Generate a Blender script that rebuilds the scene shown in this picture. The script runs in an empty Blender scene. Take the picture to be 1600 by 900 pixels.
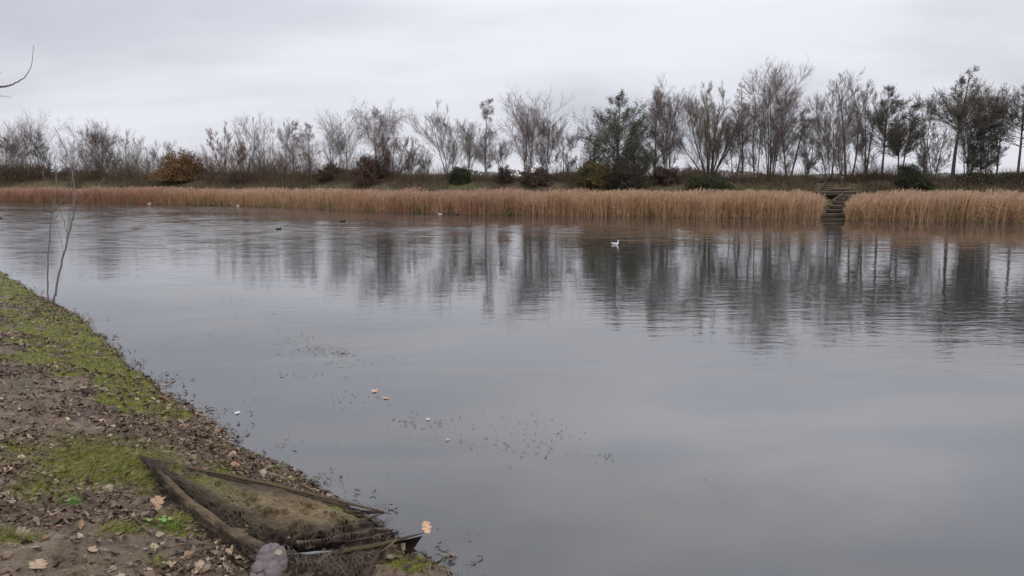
import bpy, math, random
import numpy as np
from mathutils import Vector, Matrix

PI = math.pi
rng = np.random.default_rng(11)
random.seed(5)
scene = bpy.context.scene
COL = scene.collection

# ------------------------------------------------------------------ camera, sky, sun, exposure
F = 1155.6            # focal length in pixels of the 1600 px wide photograph
EYE = 2.3             # camera height above the water
PITCH = math.radians(8.46)
cd = bpy.data.cameras.new('camera')
cd.sensor_width = 36.0
cd.lens = 36.0 * F / 1600.0
cd.clip_start = 0.05
cd.clip_end = 8000
cam = bpy.data.objects.new('camera', cd)
COL.objects.link(cam)
cam.location = (0, 0, EYE)
cam.rotation_euler = (PI / 2 - PITCH, 0, 0)
scene.camera = cam

SUN_EL = math.radians(50)
SUN_AZ = math.radians(150)
world = bpy.data.worlds.new('World')
scene.world = world
world.use_nodes = True
wn = world.node_tree.nodes
wl = world.node_tree.links
wn.clear()


def N(nodes, kind, **kw):
    n = nodes.new(kind)
    for k, v in kw.items():
        setattr(n, k, v)
    return n


w_out = N(wn, 'ShaderNodeOutputWorld')
w_bg = N(wn, 'ShaderNodeBackground')
w_sky = N(wn, 'ShaderNodeTexSky')
w_sky.sky_type = 'NISHITA'
w_sky.sun_disc = False
w_sky.sun_elevation = SUN_EL
w_sky.sun_rotation = SUN_AZ
w_sky.dust_density = 3.0
w_bg.inputs['Strength'].default_value = 0.1
tc = N(wn, 'ShaderNodeTexCoord')
sep = N(wn, 'ShaderNodeSeparateXYZ')
wl.new(tc.outputs['Generated'], sep.inputs[0])


def M2(nodes, links, op, a, b=None, c=None, clamp=False):
    n = nodes.new('ShaderNodeMath')
    n.operation = op
    n.use_clamp = clamp
    for i, v in enumerate((a, b, c)):
        if v is None:
            continue
        if isinstance(v, (int, float)):
            n.inputs[i].default_value = v
        else:
            links.new(v, n.inputs[i])
    return n.outputs[0]


zc = M2(wn, wl, 'MAXIMUM', sep.outputs[2], 0.0)
zz = M2(wn, wl, 'ADD', zc, 0.30)
cx = M2(wn, wl, 'DIVIDE', sep.outputs[0], zz)
cy = M2(wn, wl, 'DIVIDE', sep.outputs[1], zz)
comb = N(wn, 'ShaderNodeCombineXYZ')
wl.new(cx, comb.inputs[0])
wl.new(cy, comb.inputs[1])
mp = N(wn, 'ShaderNodeMapping')
mp.inputs['Rotation'].default_value = (0, 0, 0.35)
mp.inputs['Scale'].default_value = (0.55, 1.0, 1.0)
mp.inputs['Location'].default_value = (3.1, 1.7, 0.0)
wl.new(comb.outputs[0], mp.inputs[0])
nz = N(wn, 'ShaderNodeTexNoise')
nz.inputs['Scale'].default_value = 1.25
nz.inputs['Detail'].default_value = 7.0
nz.inputs['Roughness'].default_value = 0.5
nz.inputs['Distortion'].default_value = 0.35
wl.new(mp.outputs[0], nz.inputs['Vector'])
rmp = N(wn, 'ShaderNodeValToRGB')
rmp.color_ramp.interpolation = 'EASE'
e = rmp.color_ramp.elements
e[0].position = 0.30
e[0].color = (3.95, 4.05, 4.50, 1)
e[1].position = 0.66
e[1].color = (6.05, 6.10, 6.60, 1)
wl.new(nz.outputs['Fac'], rmp.inputs[0])
mx = N(wn, 'ShaderNodeMix', data_type='RGBA')
mx.inputs[0].default_value = 0.95
wl.new(w_sky.outputs[0], mx.inputs[6])
zsc = N(wn, 'ShaderNodeVectorMath', operation='SCALE')
wl.new(rmp.outputs[0], zsc.inputs[0])
zr = N(wn, 'ShaderNodeMapRange', interpolation_type='SMOOTHSTEP')
wl.new(zc, zr.inputs[0])
for i_, v_ in enumerate((0.19, 0.38, 1.0, 1.62)):
    zr.inputs[i_ + 1].default_value = v_
wl.new(M2(wn, wl, 'MULTIPLY', zr.outputs[0], M2(wn, wl, 'MULTIPLY_ADD', zc, 0.30, 1.0)), zsc.inputs['Scale'])
wl.new(zsc.outputs[0], mx.inputs[7])
wl.new(mx.outputs[2], w_bg.inputs['Color'])
wl.new(w_bg.outputs[0], w_out.inputs[0])

sun = bpy.data.lights.new('sun', 'SUN')
sun.energy = 0.7
sun.angle = math.radians(25)
sun.color = (1.0, 0.96, 0.9)
so = bpy.data.objects.new('sun', sun)
COL.objects.link(so)
sdir = Vector((math.sin(SUN_AZ) * math.cos(SUN_EL), math.cos(SUN_AZ) * math.cos(SUN_EL), math.sin(SUN_EL)))
so.rotation_euler = sdir.to_track_quat('Z', 'Y').to_euler()

scene.view_settings.view_transform = 'Standard'
scene.view_settings.look = 'None'
scene.view_settings.exposure = 0.47
scene.view_settings.gamma = 1.0
scene.view_settings.use_curve_mapping = False
scene.cycles.transparent_max_bounces = 24

# ------------------------------------------------------------------ projection helpers (pixel of the photo <-> place)
cp, sp_ = math.cos(PITCH), math.sin(PITCH)


def ray(px, py):
    px = np.asarray(px, float)
    py = np.asarray(py, float)
    xr = (px - 800) / F
    yr = (450 - py) / F
    return np.stack([xr, cp + yr * sp_, -sp_ + yr * cp], -1)


def on_z(px, py, z=0.0):
    d = ray(px, py)
    t = (z - EYE) / d[..., 2]
    return np.array([0, 0, EYE]) + d * t[..., None]


def at_y(px, py, Y):
    d = ray(px, py)
    t = Y / d[..., 1]
    return np.array([0, 0, EYE]) + d * np.asarray(t)[..., None]


def project(x, y, z):
    dz = z - EYE
    f = y * cp - dz * sp_
    u = y * sp_ + dz * cp
    f = np.where(f < 0.05, 0.05, f)
    return 800 + F * x / f, 450 - F * u / f


# ------------------------------------------------------------------ numpy noise
def _h(ix, iy, seed):
    n = (ix.astype(np.int64) * 374761393 + iy.astype(np.int64) * 668265263 + seed * 69069 * 7919) & 0xFFFFFFFF
    n = ((n ^ (n >> 13)) * 1274126177) & 0xFFFFFFFF
    n = (n ^ (n >> 16)) & 0xFFFFFFFF
    return n / 4294967295.0


def vnoise(x, y, seed=0):
    x = np.asarray(x, float)
    y = np.asarray(y, float)
    ix = np.floor(x)
    iy = np.floor(y)
    fx = x - ix
    fy = y - iy
    fx = fx * fx * (3 - 2 * fx)
    fy = fy * fy * (3 - 2 * fy)
    a = _h(ix, iy, seed)
    b = _h(ix + 1, iy, seed)
    c = _h(ix, iy + 1, seed)
    d = _h(ix + 1, iy + 1, seed)
    return (a * (1 - fx) + b * fx) * (1 - fy) + (c * (1 - fx) + d * fx) * fy


def fbm(x, y, seed=0, octv=4, gain=0.5):
    s = 0
    a = 1
    t = 0
    c, n = math.cos(0.6), math.sin(0.6)
    for k in range(octv):
        s = s + a * vnoise(x, y, seed + k * 17)
        t += a
        a *= gain
        x, y = (x * c - y * n) * 2.03 + 5.1, (x * n + y * c) * 2.03 + 1.7
    return s / t


def sstep(a, b, x):
    t = np.clip((x - a) / (b - a), 0, 1)
    return t * t * (3 - 2 * t)


# ------------------------------------------------------------------ mesh helpers
def unit(v):
    return v / np.maximum(np.linalg.norm(v, axis=-1, keepdims=True), 1e-9)


class Geo:
    """collects vertices, quads, tris and a colour per vertex; build() links ONE mesh object"""

    def __init__(self):
        self.v = []
        self.q = []
        self.t = []
        self.c = []
        self.n = 0

    def add(self, v, q=None, t=None, c=(0.5, 0.5, 0.5)):
        v = np.asarray(v, float).reshape(-1, 3)
        c = np.asarray(c, float)
        if c.ndim == 1:
            c = np.broadcast_to(c, (len(v), 3))
        self.v.append(v)
        self.c.append(c.reshape(-1, 3))
        if q is not None and len(q):
            self.q.append(np.asarray(q, np.int64).reshape(-1, 4) + self.n)
        if t is not None and len(t):
            self.t.append(np.asarray(t, np.int64).reshape(-1, 3) + self.n)
        self.n += len(v)

    def mesh(self, name, mat, smooth=False):
        v = np.concatenate(self.v).astype(np.float32)
        c = np.concatenate(self.c).astype(np.float32)
        q = np.concatenate(self.q) if self.q else np.zeros((0, 4), np.int64)
        t = np.concatenate(self.t) if self.t else np.zeros((0, 3), np.int64)
        me = bpy.data.meshes.new(name)
        me.vertices.add(len(v))
        me.vertices.foreach_set('co', v.ravel())
        nl = len(q) * 4 + len(t) * 3
        me.loops.add(nl)
        me.loops.foreach_set('vertex_index', np.concatenate([q.ravel(), t.ravel()]).astype(np.int32))
        me.polygons.add(len(q) + len(t))
        st = np.concatenate([np.arange(len(q)) * 4, len(q) * 4 + np.arange(len(t)) * 3]).astype(np.int32)
        me.polygons.foreach_set('loop_start', st)
        me.update(calc_edges=True)
        me.validate()
        if smooth:
            me.polygons.foreach_set('use_smooth', np.ones(len(me.polygons), bool))
        at = me.attributes.new('Col', 'FLOAT_COLOR', 'POINT')
        cc = np.ones((len(v), 4), np.float32)
        cc[:, :3] = c
        if len(at.data) == len(v):
            at.data.foreach_set('color', cc.ravel())
        me.materials.append(mat)
        return me

    def build(self, name, mat, parent=None, smooth=False):
        o = bpy.data.objects.new(name, self.mesh(name, mat, smooth))
        COL.objects.link(o)
        if parent is not None:
            o.parent = parent
        return o


def jitter_col(base, n, amt=0.2, hue=0.06):
    base = np.asarray(base, float)
    k = 1 + amt * rng.normal(size=(n, 1))
    h = 1 + hue * rng.normal(size=(n, 3))
    return np.clip(base * k * h, 0.004, 0.9)


def tubes(g, P, R, sides, col):
    """P (n,k,3) centre lines, R (n,k) radii; sides 1 = flat ribbon"""
    n, k, _ = P.shape
    if n == 0:
        return
    T = np.empty_like(P)
    T[:, 1:-1] = P[:, 2:] - P[:, :-2]
    T[:, 0] = P[:, 1] - P[:, 0]
    T[:, -1] = P[:, -1] - P[:, -2]
    T = unit(T)
    ref = unit(rng.normal(size=(n, 1, 3)))
    A = unit(np.cross(T, ref))
    B = np.cross(T, A)
    col = np.asarray(col, float)
    if col.ndim == 1:
        col = np.broadcast_to(col, (n, 3))
    if sides == 1:
        V = np.stack([P - A * R[..., None], P + A * R[..., None]], 2)
        idx = np.arange(n * k * 2).reshape(n, k, 2)
        q = np.stack([idx[:, :-1, 0], idx[:, :-1, 1], idx[:, 1:, 1], idx[:, 1:, 0]], -1)
        g.add(V, q=q, c=np.repeat(col, k * 2, 0))
        return
    an = np.arange(sides) * 2 * PI / sides
    V = P[:, :, None, :] + R[:, :, None, None] * (A[:, :, None, :] * np.cos(an)[:, None] + B[:, :, None, :] * np.sin(an)[:, None])
    idx = np.arange(n * k * sides).reshape(n, k, sides)
    nx = np.roll(idx, -1, 2)
    q = np.stack([idx[:, :-1], nx[:, :-1], nx[:, 1:], idx[:, 1:]], -1)
    g.add(V, q=q, c=np.repeat(col, k * sides, 0))


def one_tube(g, pts, rad, sides=8, col=(0.3, 0.3, 0.3), cap=True, flat=1.0, up=(0, 0, 1)):
    """single tube with a steady frame, optional flattening along 'up'"""
    P = np.asarray(pts, float)
    k = len(P)
    R = np.asarray(rad, float) * np.ones(k)
    T = np.gradient(P, axis=0)
    T = unit(T)
    U = np.asarray(up, float)
    A = unit(np.cross(T, U))
    B = np.cross(A, T)
    an = np.arange(sides) * 2 * PI / sides
    V = P[:, None] + R[:, None, None] * (A[:, None] * np.cos(an)[:, None] + flat * B[:, None] * np.sin(an)[:, None])
    idx = np.arange(k * sides).reshape(k, sides)
    nx = np.roll(idx, -1, 1)
    q = np.stack([idx[:-1], nx[:-1], nx[1:], idx[1:]], -1).reshape(-1, 4)
    V = V.reshape(-1, 3)
    t = []
    if cap:
        V = np.concatenate([V, P[:1], P[-1:]])
        a, b = k * sides, k * sides + 1
        for i in range(sides):
            j = (i + 1) % sides
            t.append((a, idx[0, j], idx[0, i]))
            t.append((b, idx[-1, i], idx[-1, j]))
    g.add(V, q=q, t=t, c=col)


def spline(pts, m):
    """Catmull-Rom through points, m samples"""
    P = np.asarray(pts, float)
    n = len(P)
    u = np.linspace(0, n - 1, m)
    i = np.minimum(u.astype(int), n - 2)
    f = (u - i)[:, None]
    p0 = P[np.maximum(i - 1, 0)]
    p1 = P[i]
    p2 = P[i + 1]
    p3 = P[np.minimum(i + 2, n - 1)]
    return 0.5 * (2 * p1 + (p2 - p0) * f + (2 * p0 - 5 * p1 + 4 * p2 - p3) * f ** 2 + (3 * p1 - p0 - 3 * p2 + p3) * f ** 3)


def leaves(g, C, size, col, flat=0.0, aspect=0.6):
    """small four-cornered leaf faces at C"""
    n = len(C)
    if n == 0:
        return
    nrm = rng.normal(size=(n, 3))
    nrm[:, 2] += flat * np.sign(nrm[:, 2])
    nrm = unit(nrm)
    a = unit(np.cross(nrm, rng.normal(size=(n, 3))))
    b = np.cross(nrm, a)
    s = (np.asarray(size) * (0.6 + 0.8 * rng.random(n)))[:, None]
    V = np.stack([C - a * s, C - b * s * aspect, C + a * s, C + b * s * aspect], 1)
    q = np.arange(n * 4).reshape(n, 4)
    col = np.asarray(col, float)
    if col.ndim == 1:
        col = np.broadcast_to(col, (n, 3))
    g.add(V, q=q, c=np.repeat(col, 4, 0))


def box(g, lo, hi, col=(0.2, 0.2, 0.2), M=None, bev=0.0):
    x0, y0, z0 = lo
    x1, y1, z1 = hi
    V = np.array([(x0, y0, z0), (x1, y0, z0), (x1, y1, z0), (x0, y1, z0), (x0, y0, z1), (x1, y0, z1), (x1, y1, z1), (x0, y1, z1)], float)
    V = V + rng.normal(size=V.shape) * bev
    if M is not None:
        V = V @ M[:3, :3].T + M[:3, 3]
    g.add(V, q=[(0, 3, 2, 1), (4, 5, 6, 7), (0, 1, 5, 4), (1, 2, 6, 5), (2, 3, 7, 6), (3, 0, 4, 7)], c=col)


def tag(o, label=None, cat=None, group=None, kind=None):
    if label:
        o['label'] = label
    if cat:
        o['category'] = cat
    if group:
        o['group'] = group
    if kind:
        o['kind'] = kind
    return o


def empty(name, loc, label, cat, group=None):
    o = bpy.data.objects.new(name, None)
    COL.objects.link(o)
    o.location = loc
    o.empty_display_size = 0.2
    return tag(o, label, cat, group)


# ------------------------------------------------------------------ materials
def mat_attr(name, rough=0.9, nscale=30.0, namt=0.25, bump=0.0, spec=0.3, trans=0.0, rnoise=0.0):
    m = bpy.data.materials.new(name)
    m.use_nodes = True
    nd, lk = m.node_tree.nodes, m.node_tree.links
    b = nd['Principled BSDF']
    at = N(nd, 'ShaderNodeAttribute', attribute_name='Col')
    geo = N(nd, 'ShaderNodeNewGeometry')
    n1 = N(nd, 'ShaderNodeTexNoise')
    n1.inputs['Scale'].default_value = nscale
    n1.inputs['Detail'].default_value = 5
    lk.new(geo.outputs['Position'], n1.inputs['Vector'])
    f = M2(nd, lk, 'MULTIPLY_ADD', n1.outputs['Fac'], 2 * namt, 1 - namt)
    vm = N(nd, 'ShaderNodeVectorMath', operation='SCALE')
    lk.new(at.outputs['Color'], vm.inputs[0])
    lk.new(f, vm.inputs['Scale'])
    lk.new(vm.outputs[0], b.inputs['Base Color'])
    b.inputs['Roughness'].default_value = rough
    if rnoise:
        n2 = N(nd, 'ShaderNodeTexNoise')
        n2.inputs['Scale'].default_value = nscale * 0.23
        n2.inputs['Detail'].default_value = 3
        lk.new(geo.outputs['Position'], n2.inputs['Vector'])
        r = M2(nd, lk, 'MULTIPLY_ADD', n2.outputs['Fac'], 2 * rnoise, rough - rnoise)
        lk.new(r, b.inputs['Roughness'])
    b.inputs['Specular IOR Level'].default_value = spec
    if bump:
        bp = N(nd, 'ShaderNodeBump')
        bp.inputs['Distance'].default_value = bump
        bp.inputs['Strength'].default_value = 1.0
        lk.new(n1.outputs['Fac'], bp.inputs['Height'])
        lk.new(bp.outputs[0], b.inputs['Normal'])
    if trans:
        tr = N(nd, 'ShaderNodeBsdfTranslucent')
        lk.new(vm.outputs[0], tr.inputs['Color'])
        ms = N(nd, 'ShaderNodeMixShader')
        ms.inputs[0].default_value = trans
        lk.new(b.outputs[0], ms.inputs[1])
        lk.new(tr.outputs[0], ms.inputs[2])
        lk.new(ms.outputs[0], nd['Material Output'].inputs['Surface'])
    return m


M_BARK = mat_attr('bark', 0.9, 8.0, 0.3, 0.0, 0.2)
M_LEAF = mat_attr('foliage', 0.8, 3.0, 0.3, 0.0, 0.2, trans=0.25)
M_REED = mat_attr('reed_straw', 0.85, 1.2, 0.15, 0.0, 0.2, trans=0.42)
M_LITTER = mat_attr('dead_leaf', 0.6, 60.0, 0.35, 0.002, 0.28, rnoise=0.15)
M_GROUND = mat_attr('mud_and_moss', 0.60, 55.0, 0.55, 0.016, 0.28, rnoise=0.22)
M_FARGR = mat_attr('far_ground', 0.95, 4.0, 0.4, 0.03, 0.1)
M_WOOD = mat_attr('weathered_timber', 0.85, 14.0, 0.35, 0.01, 0.2)
M_CLOTH = mat_attr('wet_cloth', 0.85, 45.0, 0.45, 0.006, 0.12)
M_PAD = mat_attr('padded_fabric', 0.9, 70.0, 0.12, 0.003, 0.1)
M_FEATHER = mat_attr('feathers', 0.8, 30.0, 0.1, 0.0, 0.2)
M_METAL = mat_attr('dull_grey_pole', 0.4, 40.0, 0.15, 0.0, 0.5)


def mat_net(name, cell, hole):
    """woven mesh with real see-through holes, laid out on the UV map (metres)"""
    m = bpy.data.materials.new(name)
    m.use_nodes = True
    nd, lk = m.node_tree.nodes, m.node_tree.links
    b = nd['Principled BSDF']
    at = N(nd, 'ShaderNodeAttribute', attribute_name='Col')
    uv = N(nd, 'ShaderNodeUVMap')
    sx = N(nd, 'ShaderNodeSeparateXYZ')
    lk.new(uv.outputs[0], sx.inputs[0])
    a = M2(nd, lk, 'SINE', M2(nd, lk, 'MULTIPLY', M2(nd, lk, 'ADD', sx.outputs[0], sx.outputs[1]), PI / cell))
    c = M2(nd, lk, 'SINE', M2(nd, lk, 'MULTIPLY', M2(nd, lk, 'SUBTRACT', sx.outputs[0], sx.outputs[1]), PI / cell))
    p = M2(nd, lk, 'ABSOLUTE', M2(nd, lk, 'MULTIPLY', a, c))
    oi = N(nd, 'ShaderNodeAttribute', attribute_name='Open')
    thr = M2(nd, lk, 'SUBTRACT', 1.0, M2(nd, lk, 'MULTIPLY', oi.outputs['Fac'], hole))
    al = M2(nd, lk, 'LESS_THAN', p, thr)
    geo = N(nd, 'ShaderNodeNewGeometry')
    n1 = N(nd, 'ShaderNodeTexNoise')
    n1.inputs['Scale'].default_value = 22
    n1.inputs['Detail'].default_value = 6
    lk.new(geo.outputs['Position'], n1.inputs['Vector'])
    f = M2(nd, lk, 'MULTIPLY_ADD', n1.outputs['Fac'], 2.0, 0.0)
    f = M2(nd, lk, 'MULTIPLY', f, M2(nd, lk, 'MULTIPLY_ADD', p, -0.75, 1.3))
    vm = N(nd, 'ShaderNodeVectorMath', operation='SCALE')
    lk.new(at.outputs['Color'], vm.inputs[0])
    lk.new(f, vm.inputs['Scale'])
    lk.new(vm.outputs[0], b.inputs['Base Color'])
    lk.new(al, b.inputs['Alpha'])
    b.inputs['Roughness'].default_value = 0.85
    b.inputs['Specular IOR Level'].default_value = 0.12
    bp = N(nd, 'ShaderNodeBump')
    bp.inputs['Distance'].default_value = 0.006
    lk.new(n1.outputs['Fac'], bp.inputs['Height'])
    lk.new(bp.outputs[0], b.inputs['Normal'])
    return m


M_NET = mat_net('net_mesh', 0.030, 0.80)

# water: mirror-like film over murky shallow water, the bed showing faintly through
mw = bpy.data.materials.new('lake_water')
mw.use_nodes = True
nd, lk = mw.node_tree.nodes, mw.node_tree.links
nd.clear()
out = N(nd, 'ShaderNodeOutputMaterial')
geo = N(nd, 'ShaderNodeNewGeometry')


def wnoise(scale, sx, sy, rot, detail=2.0, dist=0.0):
    mpn = N(nd, 'ShaderNodeMapping')
    mpn.inputs['Scale'].default_value = (sx, sy, 1)
    mpn.inputs['Rotation'].default_value = (0, 0, rot)
    lk.new(geo.outputs['Position'], mpn.inputs[0])
    n = N(nd, 'ShaderNodeTexNoise')
    n.inputs['Scale'].default_value = scale
    n.inputs['Detail'].default_value = detail
    n.inputs['Distortion'].default_value = dist
    lk.new(mpn.outputs[0], n.inputs['Vector'])
    return n.outputs['Fac']


sxyz = N(nd, 'ShaderNodeSeparateXYZ')
lk.new(geo.outputs['Position'], sxyz.inputs[0])


def mapr(v, a, b, c, d):
    n = N(nd, 'ShaderNodeMapRange')
    n.interpolation_type = 'SMOOTHSTEP'
    for i, k in enumerate((v, a, b, c, d)):
        if isinstance(k, (int, float)):
            n.inputs[i].default_value = k
        else:
            lk.new(k, n.inputs[i])
    return n.outputs[0]


# open water (far, right) is rippled, the lee of the near bank is calm
diag = M2(nd, lk, 'ADD', sxyz.outputs[1], M2(nd, lk, 'MULTIPLY', sxyz.outputs[0], 0.55))
open_ = mapr(diag, 5.0, 15.0, 0.10, 1.0)
patch = mapr(wnoise(0.09, 0.6, 1.3, 0.2, 3.0), 0.36, 0.62, 0.45, 1.25)
farrip = mapr(sxyz.outputs[1], 16.0, 34.0, 0.0, 1.0)
lee = mapr(M2(nd, lk, 'ADD', sxyz.outputs[1], M2(nd, lk, 'MULTIPLY', sxyz.outputs[0], 0.45)), 35.0, 43.0, 1.0, 0.12)
# the reeds at the right keep the wind off; further left the far water is ruffled
rt = mapr(sxyz.outputs[0], -6.0, 10.0, 0.0, 1.0)
lee = M2(nd, lk, 'ADD', M2(nd, lk, 'MULTIPLY', lee, rt), M2(nd, lk, 'SUBTRACT', 1.0, rt))
ruf = M2(nd, lk, 'MULTIPLY', M2(nd, lk, 'SUBTRACT', 1.0, rt), mapr(sxyz.outputs[1], 20.0, 36.0, 0.0, 1.5))
amp = M2(nd, lk, 'MULTIPLY', M2(nd, lk, 'MULTIPLY', open_, patch), M2(nd, lk, 'ADD', lee, ruf))
w1 = M2(nd, lk, 'MULTIPLY', wnoise(0.9, 0.55, 1.25, 0.22, 1.0, 0.3), 0.0055)
w2 = M2(nd, lk, 'MULTIPLY', wnoise(3.6, 0.5, 1.35, 0.14, 3.0, 0.5), 0.0050)
w3 = M2(nd, lk, 'MULTIPLY', M2(nd, lk, 'MULTIPLY', wnoise(8.0, 0.6, 1.3, -0.1, 2.0), farrip), 0.0030)
hgt = M2(nd, lk, 'ADD', M2(nd, lk, 'ADD', w1, w2), w3)
hgt = M2(nd, lk, 'MULTIPLY', hgt, amp)
bmp = N(nd, 'ShaderNodeBump')
bmp.inputs['Strength'].default_value = 1.0
bmp.inputs['Distance'].default_value = 1.0
lk.new(hgt, bmp.inputs['Height'])
# far off the wavelets are smaller than the eye resolves: give their slopes directly


def wslope(scale, sx, sy, rot, amp_, bias):
    mpn = N(nd, 'ShaderNodeMapping')
    mpn.inputs['Scale'].default_value = (sx, sy, 1)
    mpn.inputs['Rotation'].default_value = (0, 0, rot)
    lk.new(geo.outputs['Position'], mpn.inputs[0])
    n = N(nd, 'ShaderNodeTexNoise')
    n.inputs['Scale'].default_value = scale
    n.inputs['Detail'].default_value = 3.0
    lk.new(mpn.outputs[0], n.inputs['Vector'])
    sb = N(nd, 'ShaderNodeVectorMath', operation='SUBTRACT')
    sb.inputs[1].default_value = (0.5, 0.5 + bias, 0.5)
    lk.new(n.outputs['Color'], sb.inputs[0])
    ml = N(nd, 'ShaderNodeVectorMath', operation='MULTIPLY')
    ml.inputs[1].default_value = (0.35, 1.0, 0.0)
    lk.new(sb.outputs[0], ml.inputs[0])
    sc_ = N(nd, 'ShaderNodeVectorMath', operation='SCALE')
    lk.new(ml.outputs[0], sc_.inputs[0])
    lk.new(amp_, sc_.inputs['Scale'])
    return sc_.outputs[0]


far_amp = M2(nd, lk, 'MULTIPLY', amp, mapr(sxyz.outputs[1], 12.0, 40.0, 0.0, 0.17))
sl = wslope(2.6, 0.45, 1.5, 0.10, far_amp, 0.09)
av = N(nd, 'ShaderNodeVectorMath', operation='ADD')
lk.new(bmp.outputs[0], av.inputs[0])
lk.new(sl, av.inputs[1])
nv_ = N(nd, 'ShaderNodeVectorMath', operation='NORMALIZE')
lk.new(av.outputs[0], nv_.inputs[0])
fr = N(nd, 'ShaderNodeFresnel')
fr.inputs['IOR'].default_value = 1.46
lk.new(nv_.outputs[0], fr.inputs['Normal'])
gl = N(nd, 'ShaderNodeBsdfGlossy')
gl.inputs['Roughness'].default_value = 0.0
gl.inputs['Color'].default_value = (1, 1, 1, 1)
lk.new(nv_.outputs[0], gl.inputs['Normal'])
df = N(nd, 'ShaderNodeBsdfDiffuse')
mud = N(nd, 'ShaderNodeMix', data_type='RGBA')
mud.inputs[6].default_value = (0.070, 0.077, 0.085, 1)
mud.inputs[7].default_value = (0.118, 0.113, 0.103, 1)
lk.new(mapr(wnoise(0.42, 0.7, 1.3, 0.5, 5.0, 0.6), 0.38, 0.66, 0.0, 1.0), mud.inputs[0])
# shallow silty water by the near bank turns into darker deep water
deep = mapr(diag, 7.0, 20.0, 0.0, 1.0)
dmx = N(nd, 'ShaderNodeMix', data_type='RGBA')
dmx.inputs[7].default_value = (0.040, 0.040, 0.036, 1)
lk.new(deep, dmx.inputs[0])
lk.new(mud.outputs[2], dmx.inputs[6])
lk.new(dmx.outputs[2], df.inputs['Color'])
tr = N(nd, 'ShaderNodeBsdfTransparent')
m1 = N(nd, 'ShaderNodeMixShader')
lk.new(mapr(diag, 3.0, 8.0, 0.52, 0.85), m1.inputs[0])
lk.new(tr.outputs[0], m1.inputs[1])
lk.new(df.outputs[0], m1.inputs[2])
m2 = N(nd, 'ShaderNodeMixShader')
lk.new(fr.outputs[0], m2.inputs[0])
lk.new(m1.outputs[0], m2.inputs[1])
lk.new(gl.outputs[0], m2.inputs[2])
lk.new(m2.outputs[0], out.inputs[0])

# ------------------------------------------------------------------ near bank
_sh_px = np.array([(0, 427), (60, 464), (130, 502), (172, 545), (213, 582), (268, 622), (322, 660), (352, 702), (430, 728),
                   (500, 772), (560, 815), (625, 858), (688, 902)], float)
_sh = on_z(_sh_px[:, 0], _sh_px[:, 1], 0.0)[:, :2]
NEAR = np.concatenate([[(-140, 62), (-70, 48), (-36, 36), (-20, 25.0)], _sh, [(0.6, 3.1), (2.6, 1.5), (8, -2.5), (40, -20), (220, -90)]])


def near_d(x, y):
    """signed distance to the near shoreline, positive on land"""
    x = np.asarray(x, float)
    y = np.asarray(y, float)
    best = np.full(x.shape, 1e9)
    sg = np.ones(x.shape)
    for a, b in zip(NEAR[:-1], NEAR[1:]):
        ab = b - a
        t = np.clip(((x - a[0]) * ab[0] + (y - a[1]) * ab[1]) / (ab @ ab), 0, 1)
        dx = x - (a[0] + t * ab[0])
        dy = y - (a[1] + t * ab[1])
        d = np.hypot(dx, dy)
        cr = ab[0] * (y - a[1]) - ab[1] * (x - a[0])
        m = d < best
        best = np.where(m, d, best)
        sg = np.where(m, np.where(cr > 0, -1.0, 1.0), sg)
    return best * sg


def bank_z(x, y, rough=True):
    d = near_d(x, y)
    d = d + 0.20 * (fbm(x * 2.1, y * 2.1, 3, 4) - 0.5) + 0.13 * (fbm(x * 8, y * 8, 4, 3) - 0.5)
    z = np.where(d < 0, np.maximum(0.20 * d, -1.6), 0)
    z = z + np.where(d > 0, 0.05 * sstep(0, 0.12, d) + 0.19 * np.minimum(d, 3.4) + 0.02 * np.minimum(np.maximum(d - 3.4, 0), 20), 0)
    if rough:
        land = sstep(-0.15, 0.35, d)
        z = z + land * (0.10 * (fbm(x * 1.7, y * 1.7, 9, 3) - 0.5))
        f2 = fbm(x * 7, y * 7, 21, 4, 0.6)
        z = z + land * 0.085 * (f2 - 0.5)
        z = z + land * 0.030 * (1 - np.abs(2 * vnoise(x * 13, y * 13, 31) - 1)) * vnoise(x * 3, y * 3, 8)
    return z


def on_bank(px, py, lift=0.0, tmax=30.0):
    """where the ray through a photo pixel meets the near bank (or the water) raised by lift"""
    px = np.atleast_1d(np.asarray(px, float))
    py = np.atleast_1d(np.asarray(py, float))
    lift = np.asarray(lift, float) * np.ones(px.shape)
    d = ray(px, py)
    t = np.full(px.shape, 2.5)
    done = np.zeros(px.shape, bool)
    for k in range(700):
        p = d * t[:, None]
        z = EYE + p[:, 2]
        g = np.maximum(bank_z(p[:, 0], p[:, 1], False), 0.0) + lift
        hit = z <= g
        done |= hit
        step = np.maximum((z - g) * 0.6, 0.002)
        t = np.where(done, t, np.minimum(t + step, tmax))
        if done.all():
            break
    p = d * t[:, None]
    p[:, 2] += EYE
    return p


MOSS_SPOTS = [(150, 722, 95, 34, 1.0), (60, 765, 60, 20, .8), (20, 700, 40, 12, .6), (235, 745, 40, 25, .9), (290, 826, 45, 18, .9),
              (255, 735, 60, 10, .7), (345, 738, 45, 9, .9), (492, 766, 22, 7, 1.1), (640, 882, 45, 16, 1.1), (455, 884, 36, 8, .8),
              (190, 826, 50, 9, .8), (20, 842, 45, 12, .8), (110, 690, 50, 12, .6), (70, 545, 60, 16, .6), (120, 585, 60, 14, .7),
              (40, 500, 50, 16, .7), (200, 645, 60, 14, .55), (430, 745, 25, 8, .6), (350, 690, 18, 8, .9), (130, 660, 40, 8, .4)]


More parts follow.
